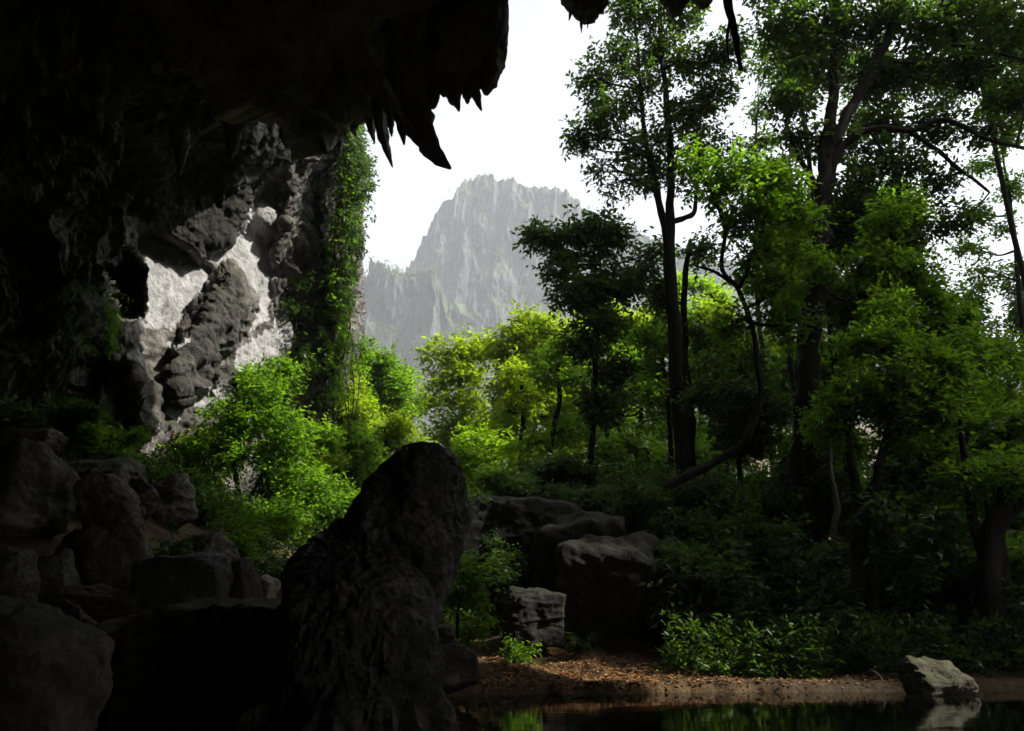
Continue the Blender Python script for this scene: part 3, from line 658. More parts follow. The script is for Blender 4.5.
# big dark tree on the right
tree('broad_tree', 'biggest dark tree with a thick forked trunk and spreading crooked limbs', 'tree',
     [[(786, 640, 33, 14), (795, 560, 33, 12.5), (800, 480, 33, 12), (806, 400, 33, 11.5), (812, 340, 33, 11), (817, 260, 33, 10.5), (822, 200, 33, 10), (828, 150, 33, 8.5), (832, 100, 33, 6), (835, 40, 33, 4.5), (838, -50, 33, 3)]],
     [(790, 20, 34, 30, 33), (815, 65, 36, 30, 33.5), (795, 100, 26, 24, 33), (850, 20, 36, 30, 33), (900, 15, 40, 28, 32.5), (950, 20, 40, 26, 33), (1000, 30, 36, 26, 33), (880, 75, 34, 24, 33.5), (930, 65, 36, 24, 33.5), (975, 70, 34, 22, 33.5), (1010, 95, 28, 20, 33),
      (800, 140, 22, 18, 33.5), (850, 190, 36, 26, 33.8), (900, 160, 34, 18, 33), (930, 120, 30, 16, 33), (880, 120, 26, 14, 34), (860, 235, 36, 26, 34), (905, 225, 30, 30, 34), (825, 235, 26, 24, 34.2), (900, 280, 36, 24, 34), (960, 215, 16, 14, 33), (940, 180, 22, 10, 33), (780, 175, 18, 14, 33.5),
      (790, -35, 50, 30, 33), (880, -40, 60, 30, 33), (980, -30, 60, 30, 33), (1060, 60, 40, 60, 33), (850, 140, 20, 12, 33.4), (990, 130, 30, 10, 33)],
     .27, M_LDARK, M_BARK, .66, 503, gt, nsub=12, sub=.40,
     limbs=[[(826, 160, 33, 7), (845, 120, 32.7, 6), (864, 85, 32.5, 5.5), (880, 55, 32.3, 4.5), (890, 30, 32, 4), (895, -30, 32, 3)],
            [(822, 190, 33, 7), (840, 152, 32.8, 5), (858, 134, 32.6, 4.2), (880, 128, 32.4, 3.6), (912, 130, 32.2, 3), (945, 120, 32, 3), (985, 138, 32, 2.4), (1024, 148, 32, 2)],
            [(905, 129, 32.3, 3), (935, 148, 32.2, 2.6), (960, 170, 32, 2.4), (975, 180, 32, 2), (990, 192, 32, 1.4)],
            [(866, 84, 32.5, 3.8), (890, 62, 32.5, 3.2), (918, 62, 32.5, 3), (945, 45, 32.5, 2.5), (985, 50, 32.5, 2), (1024, 60, 32.5, 1.5)],
            [(822, 195, 33, 5), (800, 160, 33, 3), (785, 120, 33, 2)],
            [(870, 130, 32.5, 2), (882, 150, 32.5, 2), (888, 165, 32.5, 1.5)]])
# leaning mid tree
tree('leaning_tree', 'thin leaning tree whose trunk curves up to a bright open crown', 'tree',
     [[(640, 510, 31, 5), (684, 478, 31, 4.4), (715, 462, 31, 4), (745, 440, 31, 3.6), (760, 400, 31, 3.3), (756, 350, 31, 3), (750, 320, 31, 2.7), (738, 290, 31, 2.4), (722, 268, 31, 2.6), (725, 230, 31, 2), (715, 200, 31, 1.6)]],
     [(720, 190, 26, 18, 31), (745, 165, 24, 14, 30.5), (755, 205, 30, 20, 30.5), (780, 180, 26, 20, 30.5), (800, 215, 24, 20, 31), (735, 225, 22, 14, 31), (770, 245, 30, 18, 31), (700, 160, 20, 12, 31), (775, 285, 26, 18, 31), (745, 265, 18, 12, 31), (812, 262, 20, 16, 31), (735, 320, 24, 14, 31.5), (790, 320, 30, 16, 31.5)],
     .24, M_LMID, M_BARK, .55, 504, gt, nsub=10, sub=.36,
     limbs=[[(738, 290, 31, 2.6), (752, 258, 31, 2.2), (762, 230, 31, 2), (765, 195, 31, 1.5)], [(746, 308, 31, 2), (765, 298, 31, 2), (790, 278, 31, 1.5)], [(738, 288, 31, 1.8), (715, 272, 31, 1.6), (695, 266, 31, 1)]])
# small dark tree left of the tall one
tree('dark_tree', 'small dark leaved tree in front of the mountain foot', 'tree',
     [[(590, 500, 37, 3.4), (593, 430, 37, 3), (595, 370, 37, 2.6), (598, 310, 37, 2.2), (594, 265, 37, 1.6)]],
     [(550, 238, 24, 14, 37), (585, 235, 22, 14, 37), (612, 245, 24, 18, 37), (565, 262, 24, 14, 37), (590, 285, 30, 18, 37), (620, 285, 24, 18, 37), (575, 300, 22, 10, 37), (600, 320, 24, 16, 37), (640, 268, 20, 12, 37.5), (585, 345, 22, 14, 37), (612, 360, 22, 18, 37), (540, 232, 12, 8, 37), (600, 222, 14, 7, 37), (655, 250, 14, 10, 37.5), (605, 405, 24, 20, 37)],
     .27, M_LDARK, M_BARK, .8, 505, gt, nsub=10, sub=.36)
# bright stand beyond
tree('bright_tree', 'yellow green tree with layered sprays nearest the mountain foot', 'tree',
     [[(466, 470, 58, 2.6), (464, 420, 58, 2.4), (460, 380, 58, 2), (466, 350, 58, 1.5)]],
     [(440, 352, 18, 9, 58), (462, 350, 18, 9, 58), (445, 375, 20, 10, 58), (470, 375, 18, 12, 58), (440, 400, 18, 10, 58), (465, 405, 20, 12, 58), (450, 430, 20, 12, 58), (478, 430, 18, 14, 58), (480, 352, 14, 10, 58), (465, 455, 24, 14, 58), (448, 475, 22, 16, 58), (480, 480, 22, 16, 58)],
     .34, M_LGOLD, M_BARKP, .75, 506, gt, nsub=9, sub=.34, droop=.1)
tree('bright_tree', 'dome crowned green tree between the yellow green one and the small dark one', 'tree',
     [[(526, 480, 54, 2.2), (524, 420, 54, 2), (524, 380, 54, 1.7), (528, 345, 54, 1.2)]],
     [(535, 322, 26, 10, 54), (515, 335, 24, 12, 54), (555, 330, 24, 12, 54), (500, 352, 20, 14, 54), (530, 352, 28, 16, 54), (560, 355, 26, 16, 54), (505, 385, 24, 16, 54), (540, 385, 28, 16, 54), (515, 415, 26, 16, 54), (560, 410, 28, 18, 54), (530, 445, 30, 16, 54), (500, 440, 22, 18, 54), (565, 450, 26, 18, 54), (540, 480, 40, 16, 54)],
     .32, M_LGOLD, M_BARK, .8, 507, gt, nsub=9, sub=.36)
tree('slim_tree', 'slim dark trunk curving up in the middle of the bright stand', 'tree',
     [[(548, 520, 44, 3.4), (550, 470, 44, 3), (553, 430, 44, 2.8), (559, 400, 44, 2.5), (558, 370, 44, 2), (562, 345, 44, 1.5)]],
     [(548, 370, 20, 12, 44), (572, 380, 20, 12, 44), (560, 350, 20, 12, 44), (575, 430, 22, 14, 44.5), (535, 440, 16, 10, 44)], .28, M_LMID, M_BARK, .55, 508, gt)
tree('slim_tree', 'slim dark trunk left of the curving one in the bright stand', 'tree',
     [[(520, 500, 47, 3), (522, 450, 47, 2.8), (523, 400, 47, 2.4), (520, 365, 47, 1.8)]],
     [(515, 370, 18, 12, 47), (530, 395, 18, 12, 47), (505, 410, 16, 10, 47), (535, 460, 20, 12, 47)], .28, M_LGOLD, M_BARK, .5, 509, gt)
fill = [(625, 330, 40, 36, 60, M_LGOLD, 'bright green tree seen between the small dark tree and the twin trunks'), (640, 400, 44, 40, 56, M_LMID, 'leafy green tree behind the foot of the small dark tree'),
        (720, 350, 44, 44, 56, M_LGOLD, 'sunlit yellow green tree just right of the twin trunks'), (725, 430, 44, 36, 50, M_LMID, 'dense green tree low behind the leaning trunk'), (650, 460, 50, 30, 46, M_LMID, 'low leafy tree on the mound left of the twin trunks'),
        (785, 390, 44, 46, 52, M_LMID, 'green tree just left of the thick forked trunk'), (850, 340, 50, 50, 50, M_LYEL, 'bright leaved tree right behind the thick forked trunk'), (820, 450, 46, 40, 46, M_LMID, 'leafy tree behind the lower part of the thick trunk'),
        (930, 400, 56, 46, 44, M_LMID, 'full green tree behind the forked riverside tree'), (870, 230, 52, 48, 52, M_LMID, 'tall green tree glimpsed under the crooked limbs'), (790, 270, 40, 44, 54, M_LMID, 'green tree behind the thin leaning tree crown'),
        (1000, 420, 50, 50, 42, M_LYEL, 'green tree at the right edge above the broken trunk'), (940, 320, 40, 36, 48, M_LMID, 'rounded tree crown below the white sky gap on the right'), (1040, 520, 50, 60, 38, M_LMID, 'leafy tree at the right edge beside the broken trunk'),
        (760, 500, 50, 46, 42, M_LDARK, 'dark leafy tree low between the two big trunks'), (915, 500, 60, 50, 40, M_LMID, 'dark green tree standing behind the forked riverside tree'), (585, 400, 40, 40, 62, M_LYEL, 'bright green tree behind the small dark tree trunk'), (495, 465, 40, 30, 50, M_LYEL, 'low bright tree between the black wedge and the mound'),
        (1035, 300, 34, 34, 50, M_LDARK, 'dark clumped tree top at the right edge under the white sky'), (690, 300, 36, 30, 64, M_LYEL, 'far bright tree behind the twin trunks')]
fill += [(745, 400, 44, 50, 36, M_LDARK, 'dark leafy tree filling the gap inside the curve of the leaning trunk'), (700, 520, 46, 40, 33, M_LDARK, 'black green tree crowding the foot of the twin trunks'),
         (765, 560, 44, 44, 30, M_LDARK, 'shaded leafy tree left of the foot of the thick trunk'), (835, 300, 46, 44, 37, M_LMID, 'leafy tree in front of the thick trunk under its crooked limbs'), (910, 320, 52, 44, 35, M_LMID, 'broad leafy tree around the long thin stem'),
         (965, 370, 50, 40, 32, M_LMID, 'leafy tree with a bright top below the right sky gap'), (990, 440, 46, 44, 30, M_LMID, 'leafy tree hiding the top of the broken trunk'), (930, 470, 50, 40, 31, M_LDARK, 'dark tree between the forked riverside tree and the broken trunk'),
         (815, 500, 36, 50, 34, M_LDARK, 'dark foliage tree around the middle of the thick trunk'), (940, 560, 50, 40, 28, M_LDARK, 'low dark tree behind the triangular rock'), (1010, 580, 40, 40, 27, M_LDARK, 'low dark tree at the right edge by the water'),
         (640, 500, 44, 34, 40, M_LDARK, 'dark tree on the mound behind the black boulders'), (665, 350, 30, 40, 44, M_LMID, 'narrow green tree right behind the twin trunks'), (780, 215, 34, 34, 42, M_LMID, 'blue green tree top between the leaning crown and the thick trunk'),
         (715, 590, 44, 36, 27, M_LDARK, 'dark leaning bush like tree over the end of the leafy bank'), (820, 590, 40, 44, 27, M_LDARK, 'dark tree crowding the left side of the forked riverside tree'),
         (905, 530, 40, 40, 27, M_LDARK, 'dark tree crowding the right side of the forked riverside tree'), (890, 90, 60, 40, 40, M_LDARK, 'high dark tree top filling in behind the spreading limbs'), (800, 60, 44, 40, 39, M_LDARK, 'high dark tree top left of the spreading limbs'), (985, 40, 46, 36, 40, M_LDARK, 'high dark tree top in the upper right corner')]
for i, (x, y, rx, ry, Y, m, lb) in enumerate(fill):
    rg = np.random.default_rng(900 + i); cl = []
    nc = 15
    for j in range(nc):
        a = rg.uniform(0, 6.283); q = math.sqrt(rg.uniform(0, 1))
        cl.append((x + rx * q * math.cos(a), y + ry * q * math.sin(a), rx * rg.uniform(.28, .45), ry * rg.uniform(.22, .38), Y + rg.uniform(-2, 2)))
    zb = y + ry * 1.2
    tree('leafy_tree', lb, 'tree', [[(x + rg.uniform(-8, 8), zb, Y, 2.6), (x + rg.uniform(-5, 5), y + ry * .4, Y, 2.2), (x + rg.uniform(-5, 5), y - ry * .4, Y, 1.3)]], cl, .30 if Y > 45 else .26, m, M_BARK, .25 if y < 100 else .62, 910 + i, gt, nsub=9, sub=.38)
# riverside forked tree and the right hand trees
tree('forked_tree', 'dark riverside tree that forks into a V above the water', 'tree',
     [[(850, 655, 26, 8.5), (854, 600, 26, 7.5), (860, 550, 26, 7), (866, 505, 26, 6.5), (878, 470, 26, 4.4), (888, 430, 26, 4), (893, 390, 26, 3), (897, 350, 26, 2)], [(862, 530, 26, 6), (856, 490, 26.2, 5), (850, 450, 26.3, 4), (846, 400, 26.3, 3)]],
     [(850, 400, 26, 20, 26.5), (880, 380, 30, 22, 26), (915, 395, 28, 20, 26), (900, 430, 26, 16, 26), (870, 345, 30, 18, 26.5), (910, 350, 30, 18, 26.5), (945, 370, 24, 18, 26.5), (830, 430, 18, 14, 26.5), (940, 415, 24, 16, 26), (890, 310, 26, 16, 27)],
     .2, M_LMID, M_BARK, .7, 520, gt, nsub=10, sub=.38)
tree('slender_tree', 'long thin stem climbing beside the thick forked trunk to a leafy top', 'tree',
     [[(893, 480, 30, 3.2), (890, 400, 30, 2.8), (893, 340, 30, 2.4), (890, 290, 30, 2.2), (891, 240, 30, 1.8), (889, 205, 30, 1.2)]],
     [(890, 215, 26, 16, 30), (870, 260, 26, 16, 30), (915, 270, 26, 16, 30), (880, 310, 24, 14, 30), (935, 300, 22, 16, 30)], .23, M_LMID, M_BARK, .65, 521, gt)
tree('broken_tree', 'thick broken trunk with short forks at the right edge', 'tree',
     [[(978, 665, 25, 15), (990, 610, 25, 11), (989, 560, 25, 11), (999, 520, 25, 10), (1004, 492, 25, 7), (1010, 470, 25, 3)], [(990, 575, 25, 7), (974, 520, 25.3, 5), (966, 470, 25.5, 3.5), (960, 420, 25.6, 2)], [(1000, 545, 25, 6), (1022, 500, 25, 4), (1040, 440, 25, 3)]],
     [(1010, 470, 30, 16, 25), (960, 480, 26, 16, 25.5), (1020, 560, 20, 22, 25.5), (940, 520, 22, 14, 26)], .19, M_LMID, M_BARK, .6, 522, gt)
tree('pale_trunk_tree', 'crooked pale trunk catching light left of the forked riverside tree', 'tree',
     [[(838, 580, 31, 3.4), (834, 530, 31, 3), (838, 505, 31, 3), (831, 470, 31, 2.6), (830, 440, 31, 2), (836, 415, 31, 1.5)]],
     [(845, 440, 22, 14, 31.5), (820, 420, 20, 14, 31.5), (835, 395, 20, 14, 31)], .2, M_LYEL, M_BARKP, .55, 523, gt)
tree('edge_tree', 'airy pale green tree top against the white sky at the right edge', 'tree',
     [[(1030, 420, 46, 3), (1020, 300, 46, 2.4), (1010, 200, 46, 1.8), (1000, 140, 46, 1)]],
     [(990, 105, 22, 14, 46), (1010, 130, 22, 16, 46), (985, 165, 18, 10, 46), (1015, 185, 18, 12, 46), (980, 210, 18, 10, 46), (1000, 225, 14, 7, 46), (1020, 80, 18, 18, 46), (970, 245, 16, 10, 46), (985, 270, 18, 9, 46)],
     .26, M_LMID, M_BARK, .45, 524, gt, nsub=9, sub=.34)
tree('airy_tree', 'sparse thin leaved tree showing sky between the two tallest crowns', 'tree',
     [[(760, 330, 48, 2.4), (757, 240, 48, 2), (755, 160, 48, 1.4), (758, 100, 48, 1)]],
     [(765, 70, 9, 7, 48), (758, 110, 12, 12, 48), (770, 140, 12, 10, 48), (752, 145, 12, 12, 48), (765, 170, 14, 10, 48), (745, 170, 16, 9, 48), (775, 90, 8, 8, 48), (768, 50, 5, 4, 48)], .28, M_LDARK, M_BARK, .4, 525, gt, nsub=8, sub=.32)

# left group under the wall
gl = 'trees under the cave wall'
tree('forked_tree', 'dark forked tree with open branches in the middle of the left foliage', 'tree',
     [[(241, 572, 33, 3.6), (241, 540, 33, 3.4), (240, 505, 33, 3), (236, 480, 33, 2.4), (232, 450, 33, 1.8), (236, 430, 33, 1.2)], [(241, 520, 33, 2.6), (252, 495, 33, 2.2), (262, 475, 33, 1.8), (274, 455, 33, 1.4)], [(262, 478, 33, 1.4), (272, 492, 33, 1.2), (282, 488, 33, .9)]],
     [(232, 425, 30, 16, 33), (260, 410, 30, 18, 33), (285, 430, 28, 18, 33), (245, 455, 26, 14, 33), (290, 465, 26, 18, 33), (215, 450, 22, 14, 33), (310, 500, 30, 20, 33), (285, 520, 26, 14, 34), (262, 385, 20, 12, 33)],
     .2, M_LMID, M_BARK, .45, 540, gl, nsub=10)
tree('crooked_tree', 'thin crooked grey tree just left of the dark forked one', 'tree',
     [[(194, 575, 34, 2.4), (198, 540, 34, 2.2), (203, 510, 34, 2), (200, 480, 34, 1.7), (206, 455, 34, 1.3)]],
     [(195, 440, 26, 14, 34), (170, 455, 24, 16, 34), (210, 470, 20, 12, 34), (160, 480, 20, 14, 34), (185, 500, 22, 12, 34.5)], .2, M_LYEL, M_BARKP, .42, 541, gl)
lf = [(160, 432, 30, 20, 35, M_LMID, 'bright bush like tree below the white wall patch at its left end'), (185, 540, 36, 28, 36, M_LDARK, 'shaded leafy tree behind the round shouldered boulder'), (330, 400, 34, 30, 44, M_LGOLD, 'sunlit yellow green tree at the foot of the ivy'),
      (370, 380, 34, 34, 50, M_LMID, 'round crowned sunlit tree right of the ivy foot'), (385, 440, 34, 30, 46, M_LGOLD, 'bright feathery tree just left of the black wedge peak'), (345, 455, 36, 28, 42, M_LMID, 'glowing green tree above the black wedge shoulder'),
      (300, 450, 36, 28, 38, M_LYEL, 'green tree between the forked tree and the black wedge'), (320, 500, 34, 22, 37, M_LMID, 'dark leafy tree right behind the black wedge shoulder'), (270, 550, 34, 26, 34, M_LYEL, 'leafy sapling behind the sunlit pinkish boulder'),
      (345, 350, 22, 22, 46, M_LMID, 'yellow green tree top beside the lower ivy'), (395, 395, 22, 26, 54, M_LYEL, 'darker rounded tree at the edge of the mountain gap'), (275, 385, 28, 22, 37, M_LMID, 'dark small tree in front of the grey lower wall'), (140, 470, 26, 20, 31, M_LDARK, 'shaded leafy tree left below the white wall'),
      (355, 490, 24, 26, 46, M_LMID, 'green tree filling the gap behind the slope of the black wedge'), (205, 420, 30, 18, 36, M_LMID, 'leafy tree whose top covers the foot of the white wall'), (250, 470, 50, 34, 39, M_LMID, 'full green tree right behind the dark forked one'), (300, 540, 34, 26, 40, M_LMID, 'leafy tree low behind the black wedge shoulder')]
for i, (x, y, rx, ry, Y, m, lb) in enumerate(lf):
    rg = np.random.default_rng(1200 + i); cl = []
    for j in range(14):
        a = rg.uniform(0, 6.283); q = math.sqrt(rg.uniform(0, 1))
        cl.append((x + rx * q * math.cos(a), y + ry * q * math.sin(a), rx * rg.uniform(.28, .45), ry * rg.uniform(.24, .42), Y + rg.uniform(-1.5, 1.5)))
    tree('leafy_tree', lb, 'tree', [[(x + rg.uniform(-6, 6), y + ry * 1.2, Y, 2), (x + rg.uniform(-5, 5), y + ry * .3, Y, 1.7), (x, y - ry * .4, Y, 1)]], cl, .22, m, M_BARK, .6, 1210 + i, gl, nsub=9, sub=.38)

# ------------------------------------------------------------------ shrubs
def shrub(label, px, py, rx, ry, Y, m, seed, L=.16, n=6, dens=.8, name='shrub', group='shrubs on the far bank', k=7):
    rg = np.random.default_rng(seed); cl = []
    for j in range(n):
        a = rg.uniform(0, 6.283); q = math.sqrt(rg.uniform(0, 1))
        cl.append((px + rx * q * math.cos(a), py + ry * q * math.sin(a), rx * rg.uniform(.3, .5), ry * rg.uniform(.3, .5), Y + rg.uniform(-.8, .8)))
    t = tree(name, label, 'shrub', [[(px, py + ry, Y, 1.2), (px + rg.uniform(-3, 3), py, Y, .7)]], cl, L, m, M_BARK, dens, seed, group, nsub=6, sub=.42, k=k)
    for c in t.children:
        if c.name.startswith('trunk'): c.name = 'stem'
        else: c.name = 'foliage'
    return t
shrub('bright little shrub right beside the black wedge', 458, 585, 22, 22, 24, M_LMID, 1301, .2)
shrub('thin twiggy shrub at the foot of the bright little one', 468, 628, 26, 16, 24, M_LMID, 1302, .12, dens=.35)
shrub('low shrub beside the mossy boulder on the bank', 515, 650, 14, 12, 25, M_LMID, 1303, .12, dens=.4)
sh = [(500, 520, 36, 20, 34), (570, 480, 40, 22, 36), (640, 510, 40, 20, 34), (690, 545, 36, 24, 31), (730, 580, 40, 30, 30), (750, 530, 40, 30, 33), (770, 620, 40, 26, 28), (820, 560, 30, 30, 32), (815, 625, 30, 24, 27.5), (885, 590, 36, 22, 29), (885, 640, 26, 22, 26), (925, 560, 40, 26, 30), (940, 620, 40, 26, 28), (1000, 600, 36, 30, 28), (1010, 650, 36, 22, 26), (960, 655, 30, 16, 26.5), (870, 530, 40, 30, 34), (790, 490, 36, 24, 38), (680, 490, 36, 24, 36)]
shl = ['shaded shrub on the near end of the mound', 'shrub on the crest of the mound under the slim trunks', 'shrub on the mound left of the twin trunks', 'shrub at the foot of the twin trunks', 'dark shrub right of the striped boulder', 'shrub between the twin trunks and the thick trunk',
       'shrub at the foot of the thick forked trunk', 'shrub under the crooked pale trunk', 'low shrub left of the forked riverside tree', 'green lit shrub right of the forked riverside tree', 'bright low shrub beside the arching root', 'shrub behind the lit one beside the riverside tree',
       'shrub above the triangular rock in the water', 'shrub in front of the broken trunk at the right edge', 'lowest shrub at the water by the right edge', 
       'small shrub behind the triangular rock', 'shrub in the fork of the riverside tree seen behind it', 'shrub behind the thick trunk below the leafy tree', 'shrub behind the leaning trunk where it leaves the mound']
for i, ((x, y, rx, ry, Y), lb) in enumerate(zip(sh, shl)):
    shrub(lb, x, y, rx, ry, Y, M_LMID if i in (9, 10) else M_LDARK, 1310 + i, .19, 8)
for i, (x_, y_, rx_, ry_, Y_, lb) in enumerate([(500, 492, 34, 16, 32, 'dark shrub on top of the smooth outcrop beside the black wedge'), (575, 530, 26, 12, 31, 'creeping shrub in the gap above the mossy boulder'), (618, 505, 40, 20, 31, 'dark shrub on the black boulder crowning the mound'),
                                               (690, 560, 28, 20, 28.5, 'shrub leaning over the largest striped boulder'), (548, 497, 34, 13, 32, 'shrub along the ridge of the mound right of the outcrop'), (586, 640, 10, 6, 27.2, 'small shrub between the mossy boulder and the striped one'), (675, 610, 22, 22, 27.5, 'shrub against the right side of the striped boulder'), (500, 560, 18, 20, 29, 'dark shrub against the shadowed upright boulder')]):
    shrub(lb, x_, y_, rx_, ry_, Y_, M_LDARK, 1430 + i, .13, 7, dens=.6)
for i, x_ in enumerate(range(690, 1030, 38)):
    if i < 4: continue
    rg0 = np.random.default_rng(1400 + i)
    shrub(['dark water edge shrub at the right end of the leafy bank', 'second water edge shrub right of the leafy bank', 'water edge shrub below the low hanging one', 'water edge shrub left of the arching root', 'water edge shrub behind the arching root', 'water edge shrub just left of the triangular rock',
           'water edge shrub just right of the triangular rock', 'water edge shrub in front of the broken trunk', 'water edge shrub in the bottom right corner'][i], x_, 660 + rg0.uniform(-6, 4), 26, 13, 25.6 + rg0.uniform(-.3, .6), M_LDARK, 1400 + i, .14, 7, group='shrubs along the water edge')
gs = 'shrubs on the rocky slope'
shrub('dark green shrub on the slope under the pointed pale rock', 70, 418, 26, 22, 25, M_LDARK, 1350, .12, 8, group=gs)
shrub('glossy green shrub spilling over the boulders left of the wall foot', 112, 443, 30, 16, 24, M_LMID, 1351, .11, 8, group=gs)
shrub('shaded shrub at the left edge of the slope', 20, 420, 24, 18, 25, M_LDARK, 1352, .17, 8, group=gs)
for i, (x_, y_, rx_, ry_, Y_, lb) in enumerate([(200, 515, 34, 22, 28, 'leafy shrub on the bare slope behind the brown slab'), (252, 560, 30, 20, 27, 'leafy shrub just behind the round shouldered boulder'), (284, 572, 20, 18, 26, 'shrub tucked behind the left shoulder of the black wedge'),
                                               (232, 525, 34, 22, 30, 'shrub under the dark forked tree'), (168, 490, 28, 18, 27, 'shrub beside the boulder at the foot of the wall'), (270, 530, 30, 22, 31, 'shrub under the thin side branch of the forked tree')]):
    shrub(lb, x_, y_, rx_, ry_, Y_, M_LMID if i % 2 else M_LDARK, 1460 + i, .15, 8, dens=.8, group=gs)
shrub('small shrub in front of the brown slab boulder', 172, 560, 24, 16, 20, M_LDARK, 1353, .14, 6, group=gs)

# ------------------------------------------------------------------ ivy and hanging fern
def clad(name, label, cat, pts, L, m, seed, k=6, group=None, droop=1.0, wr=.5, stems=0, root=None):
    rg = np.random.default_rng(seed); C = np.array(pts); c0 = C.mean(0); c0[2] = C[:, 2].min()
    out = np.tile(np.array([.6, -.6, .1]), (len(C), 1))
    v, rnd, rare = leafmesh(C, out, L, k, rg, wr, droop, 2.0)
    t = empty(name, c0); tag(t, label, cat, group); mkleaves('leaves', v - c0, rnd, rare, m, t)
    if stems:
        b = Bag()
        for s in range(stems):
            i = rg.integers(len(C)); a = C[i]; e = a + np.array([rg.normal() * .4, rg.normal() * .4, -rg.uniform(2, 7)])
            tube(b, spline([a, (a + e) / 2 + rg.normal(size=3) * .3, e], 10), .03, 5, 0, 0, False)
        V, T = bag_tri(b); mk('stem', V - c0, T, M_VINE, t)
    return t
rg = np.random.default_rng(77); pts = []
for _ in range(4200):
    py = rg.uniform(118, 400); w = np.interp(py, [118, 200, 280, 400], [6, 10, 11, 17]); px = np.interp(py, [118, 180, 260, 330, 400], [352, 347, 341, 334, 328]) + rg.normal() * w * .6
    if noise(np.array([[px * .08, py * .03, 1.0]]), 8)[0] < -.08: continue
    pts.append(at(px, py, 40.8 + rg.normal() * .9 - abs(rg.normal()) * .5))
clad('ivy', 'long green ivy curtain hanging down the right edge of the cave wall', 'ivy', pts, .2, M_LMID, 1401, stems=40)
pts = []
for _ in range(1500):
    j = rg.integers(9); cx, cy, r = [(352, 136, 9), (360, 166, 11), (353, 195, 13), (350, 222, 11), (355, 152, 10), (350, 243, 9), (344, 268, 9), (340, 298, 10), (360, 184, 9)][j]
    pts.append(at(cx + rg.normal() * r * .6, cy + rg.normal() * r * .75, 40 + rg.normal() * 1.0))
clad('hanging_creeper', 'loose leafy creeper billowing out from the wall edge against the sky', 'creeper', pts, .22, M_LFAR, 1402, stems=14)
pts = []
for _ in range(1500):
    px = rg.uniform(285, 325); py = rg.uniform(280, 400)
    if noise(np.array([[px * .07, py * .05, 4.0]]), 9)[0] < .05: continue
    pts.append(wall_pt(px, py, .3 + rg.uniform(0, .5)))
clad('ivy', 'dark patch of ivy on the shaded rock pillars left of the long curtain', 'ivy', pts, .2, M_LDARK, 1403, stems=8)
pts = []
for _ in range(520):
    px = rg.normal(92, 6); py = rg.uniform(312, 350); pts.append(wall_pt(px, py, .2 + rg.uniform(0, .4)))
clad('hanging_fern', 'bright green fern tuft hanging beside the dark hole in the wall', 'fern', pts, .16, M_LMID, 1404, droop=2.2, wr=.22)
pts = []
for _ in range(420):
    px = rg.normal(68, 9); py = rg.uniform(290, 365); pts.append(wall_pt(px, py, .2 + rg.uniform(0, .4)))
clad('hanging_fern', 'darker fern tuft hanging on the drapery wall left of the bright one', 'fern', pts, .16, M_LDARK, 1405, droop=2.2, wr=.22)

# hanging root at the top and the arching root at the water
b = Bag(); tube(b, spline(at([722, 728, 733, 737, 741], [-60, 0, 25, 48, 70], [23, 23, 23, 23, 23]), 40), np.linspace(.19, .07, 40), 12, .3, 3, True, 3)
tube(b, spline(at([730, 727, 729], [20, 40, 62], [23, 23, 23]), 14), np.linspace(.07, .02, 14), 6, .3, 3, True, 3)
V, T = bag_tri(b); thing_mesh('hanging_root', V, T, M_BARK, 'thick dark root hanging from the cave ceiling in front of the tall crown', 'root')
b = Bag(); tube(b, spline(at([866, 872, 880, 882, 881], [674, 671, 677, 684, 692], [23.6, 23.4, 23.3, 23.2, 23.1]), 24), .035, 7, .2, 3, True, 3)
V, T = bag_tri(b); thing_mesh('root', V, T, M_BARKP, 'thin pale root arching into the water below the forked riverside tree', 'root')

# ------------------------------------------------------------------ leaf litter on the bank
rg = np.random.default_rng(5); n = 9000
x = rg.uniform(-2.5, 12, n); x = np.where(rg.uniform(0, 1, n) < .6, 2 + 2.2 * rg.normal(size=n), x); y = bank_y(x) + .1 + np.abs(rg.normal(size=n)) * 2.6
z = hgt(x, y) + .015
a = rg.uniform(0, 6.283, n); l = rg.uniform(.03, .085, n)
d = np.stack([np.cos(a), np.sin(a), rg.normal(size=n) * .25], -1); w = np.stack([-np.sin(a), np.cos(a), rg.normal(size=n) * .3], -1)
c = np.stack([x, y, z], -1)
v = np.stack([c - d * l[:, None], c + w * l[:, None] * .45, c + d * l[:, None], c - w * l[:, None] * .45], 1).reshape(-1, 3)
tag(mkleaves('leaf_litter', v, np.repeat(rg.uniform(0, 1, n), 4), np.zeros(4 * n), M_LITTER), 'orange brown fallen leaves scattered over the bank', None, None, 'stuff')
# low undergrowth over the forest floor
rg = np.random.default_rng(6); n = 60000
x = rg.uniform(-20, 38, n); y = bank_y(x) + 1.0 + rg.uniform(0, 1, n) ** 1.4 * 34
kp = (fbm(np.stack([x * .3, y * .3, 0 * x], -1), 3, 44) > -.1) & ~((x > -2) & (x < 4.5) & (y < 28)) & ~((x < -5) & (y < 24)); x = x[kp]; y = y[kp]
C = np.stack([x, y, hgt(x, y) + rg.uniform(.05, 1, len(x)) ** 2 * 1.3], -1)
v, rnd, rare = leafmesh(C, np.tile([0, -.2, .6], (len(C), 1)), .2, 6, rg, .4, -.2)
tag(mkleaves('undergrowth', v, rnd, rare, M_LDARK), 'low leafy undergrowth on the shaded forest floor', None, None, 'stuff')

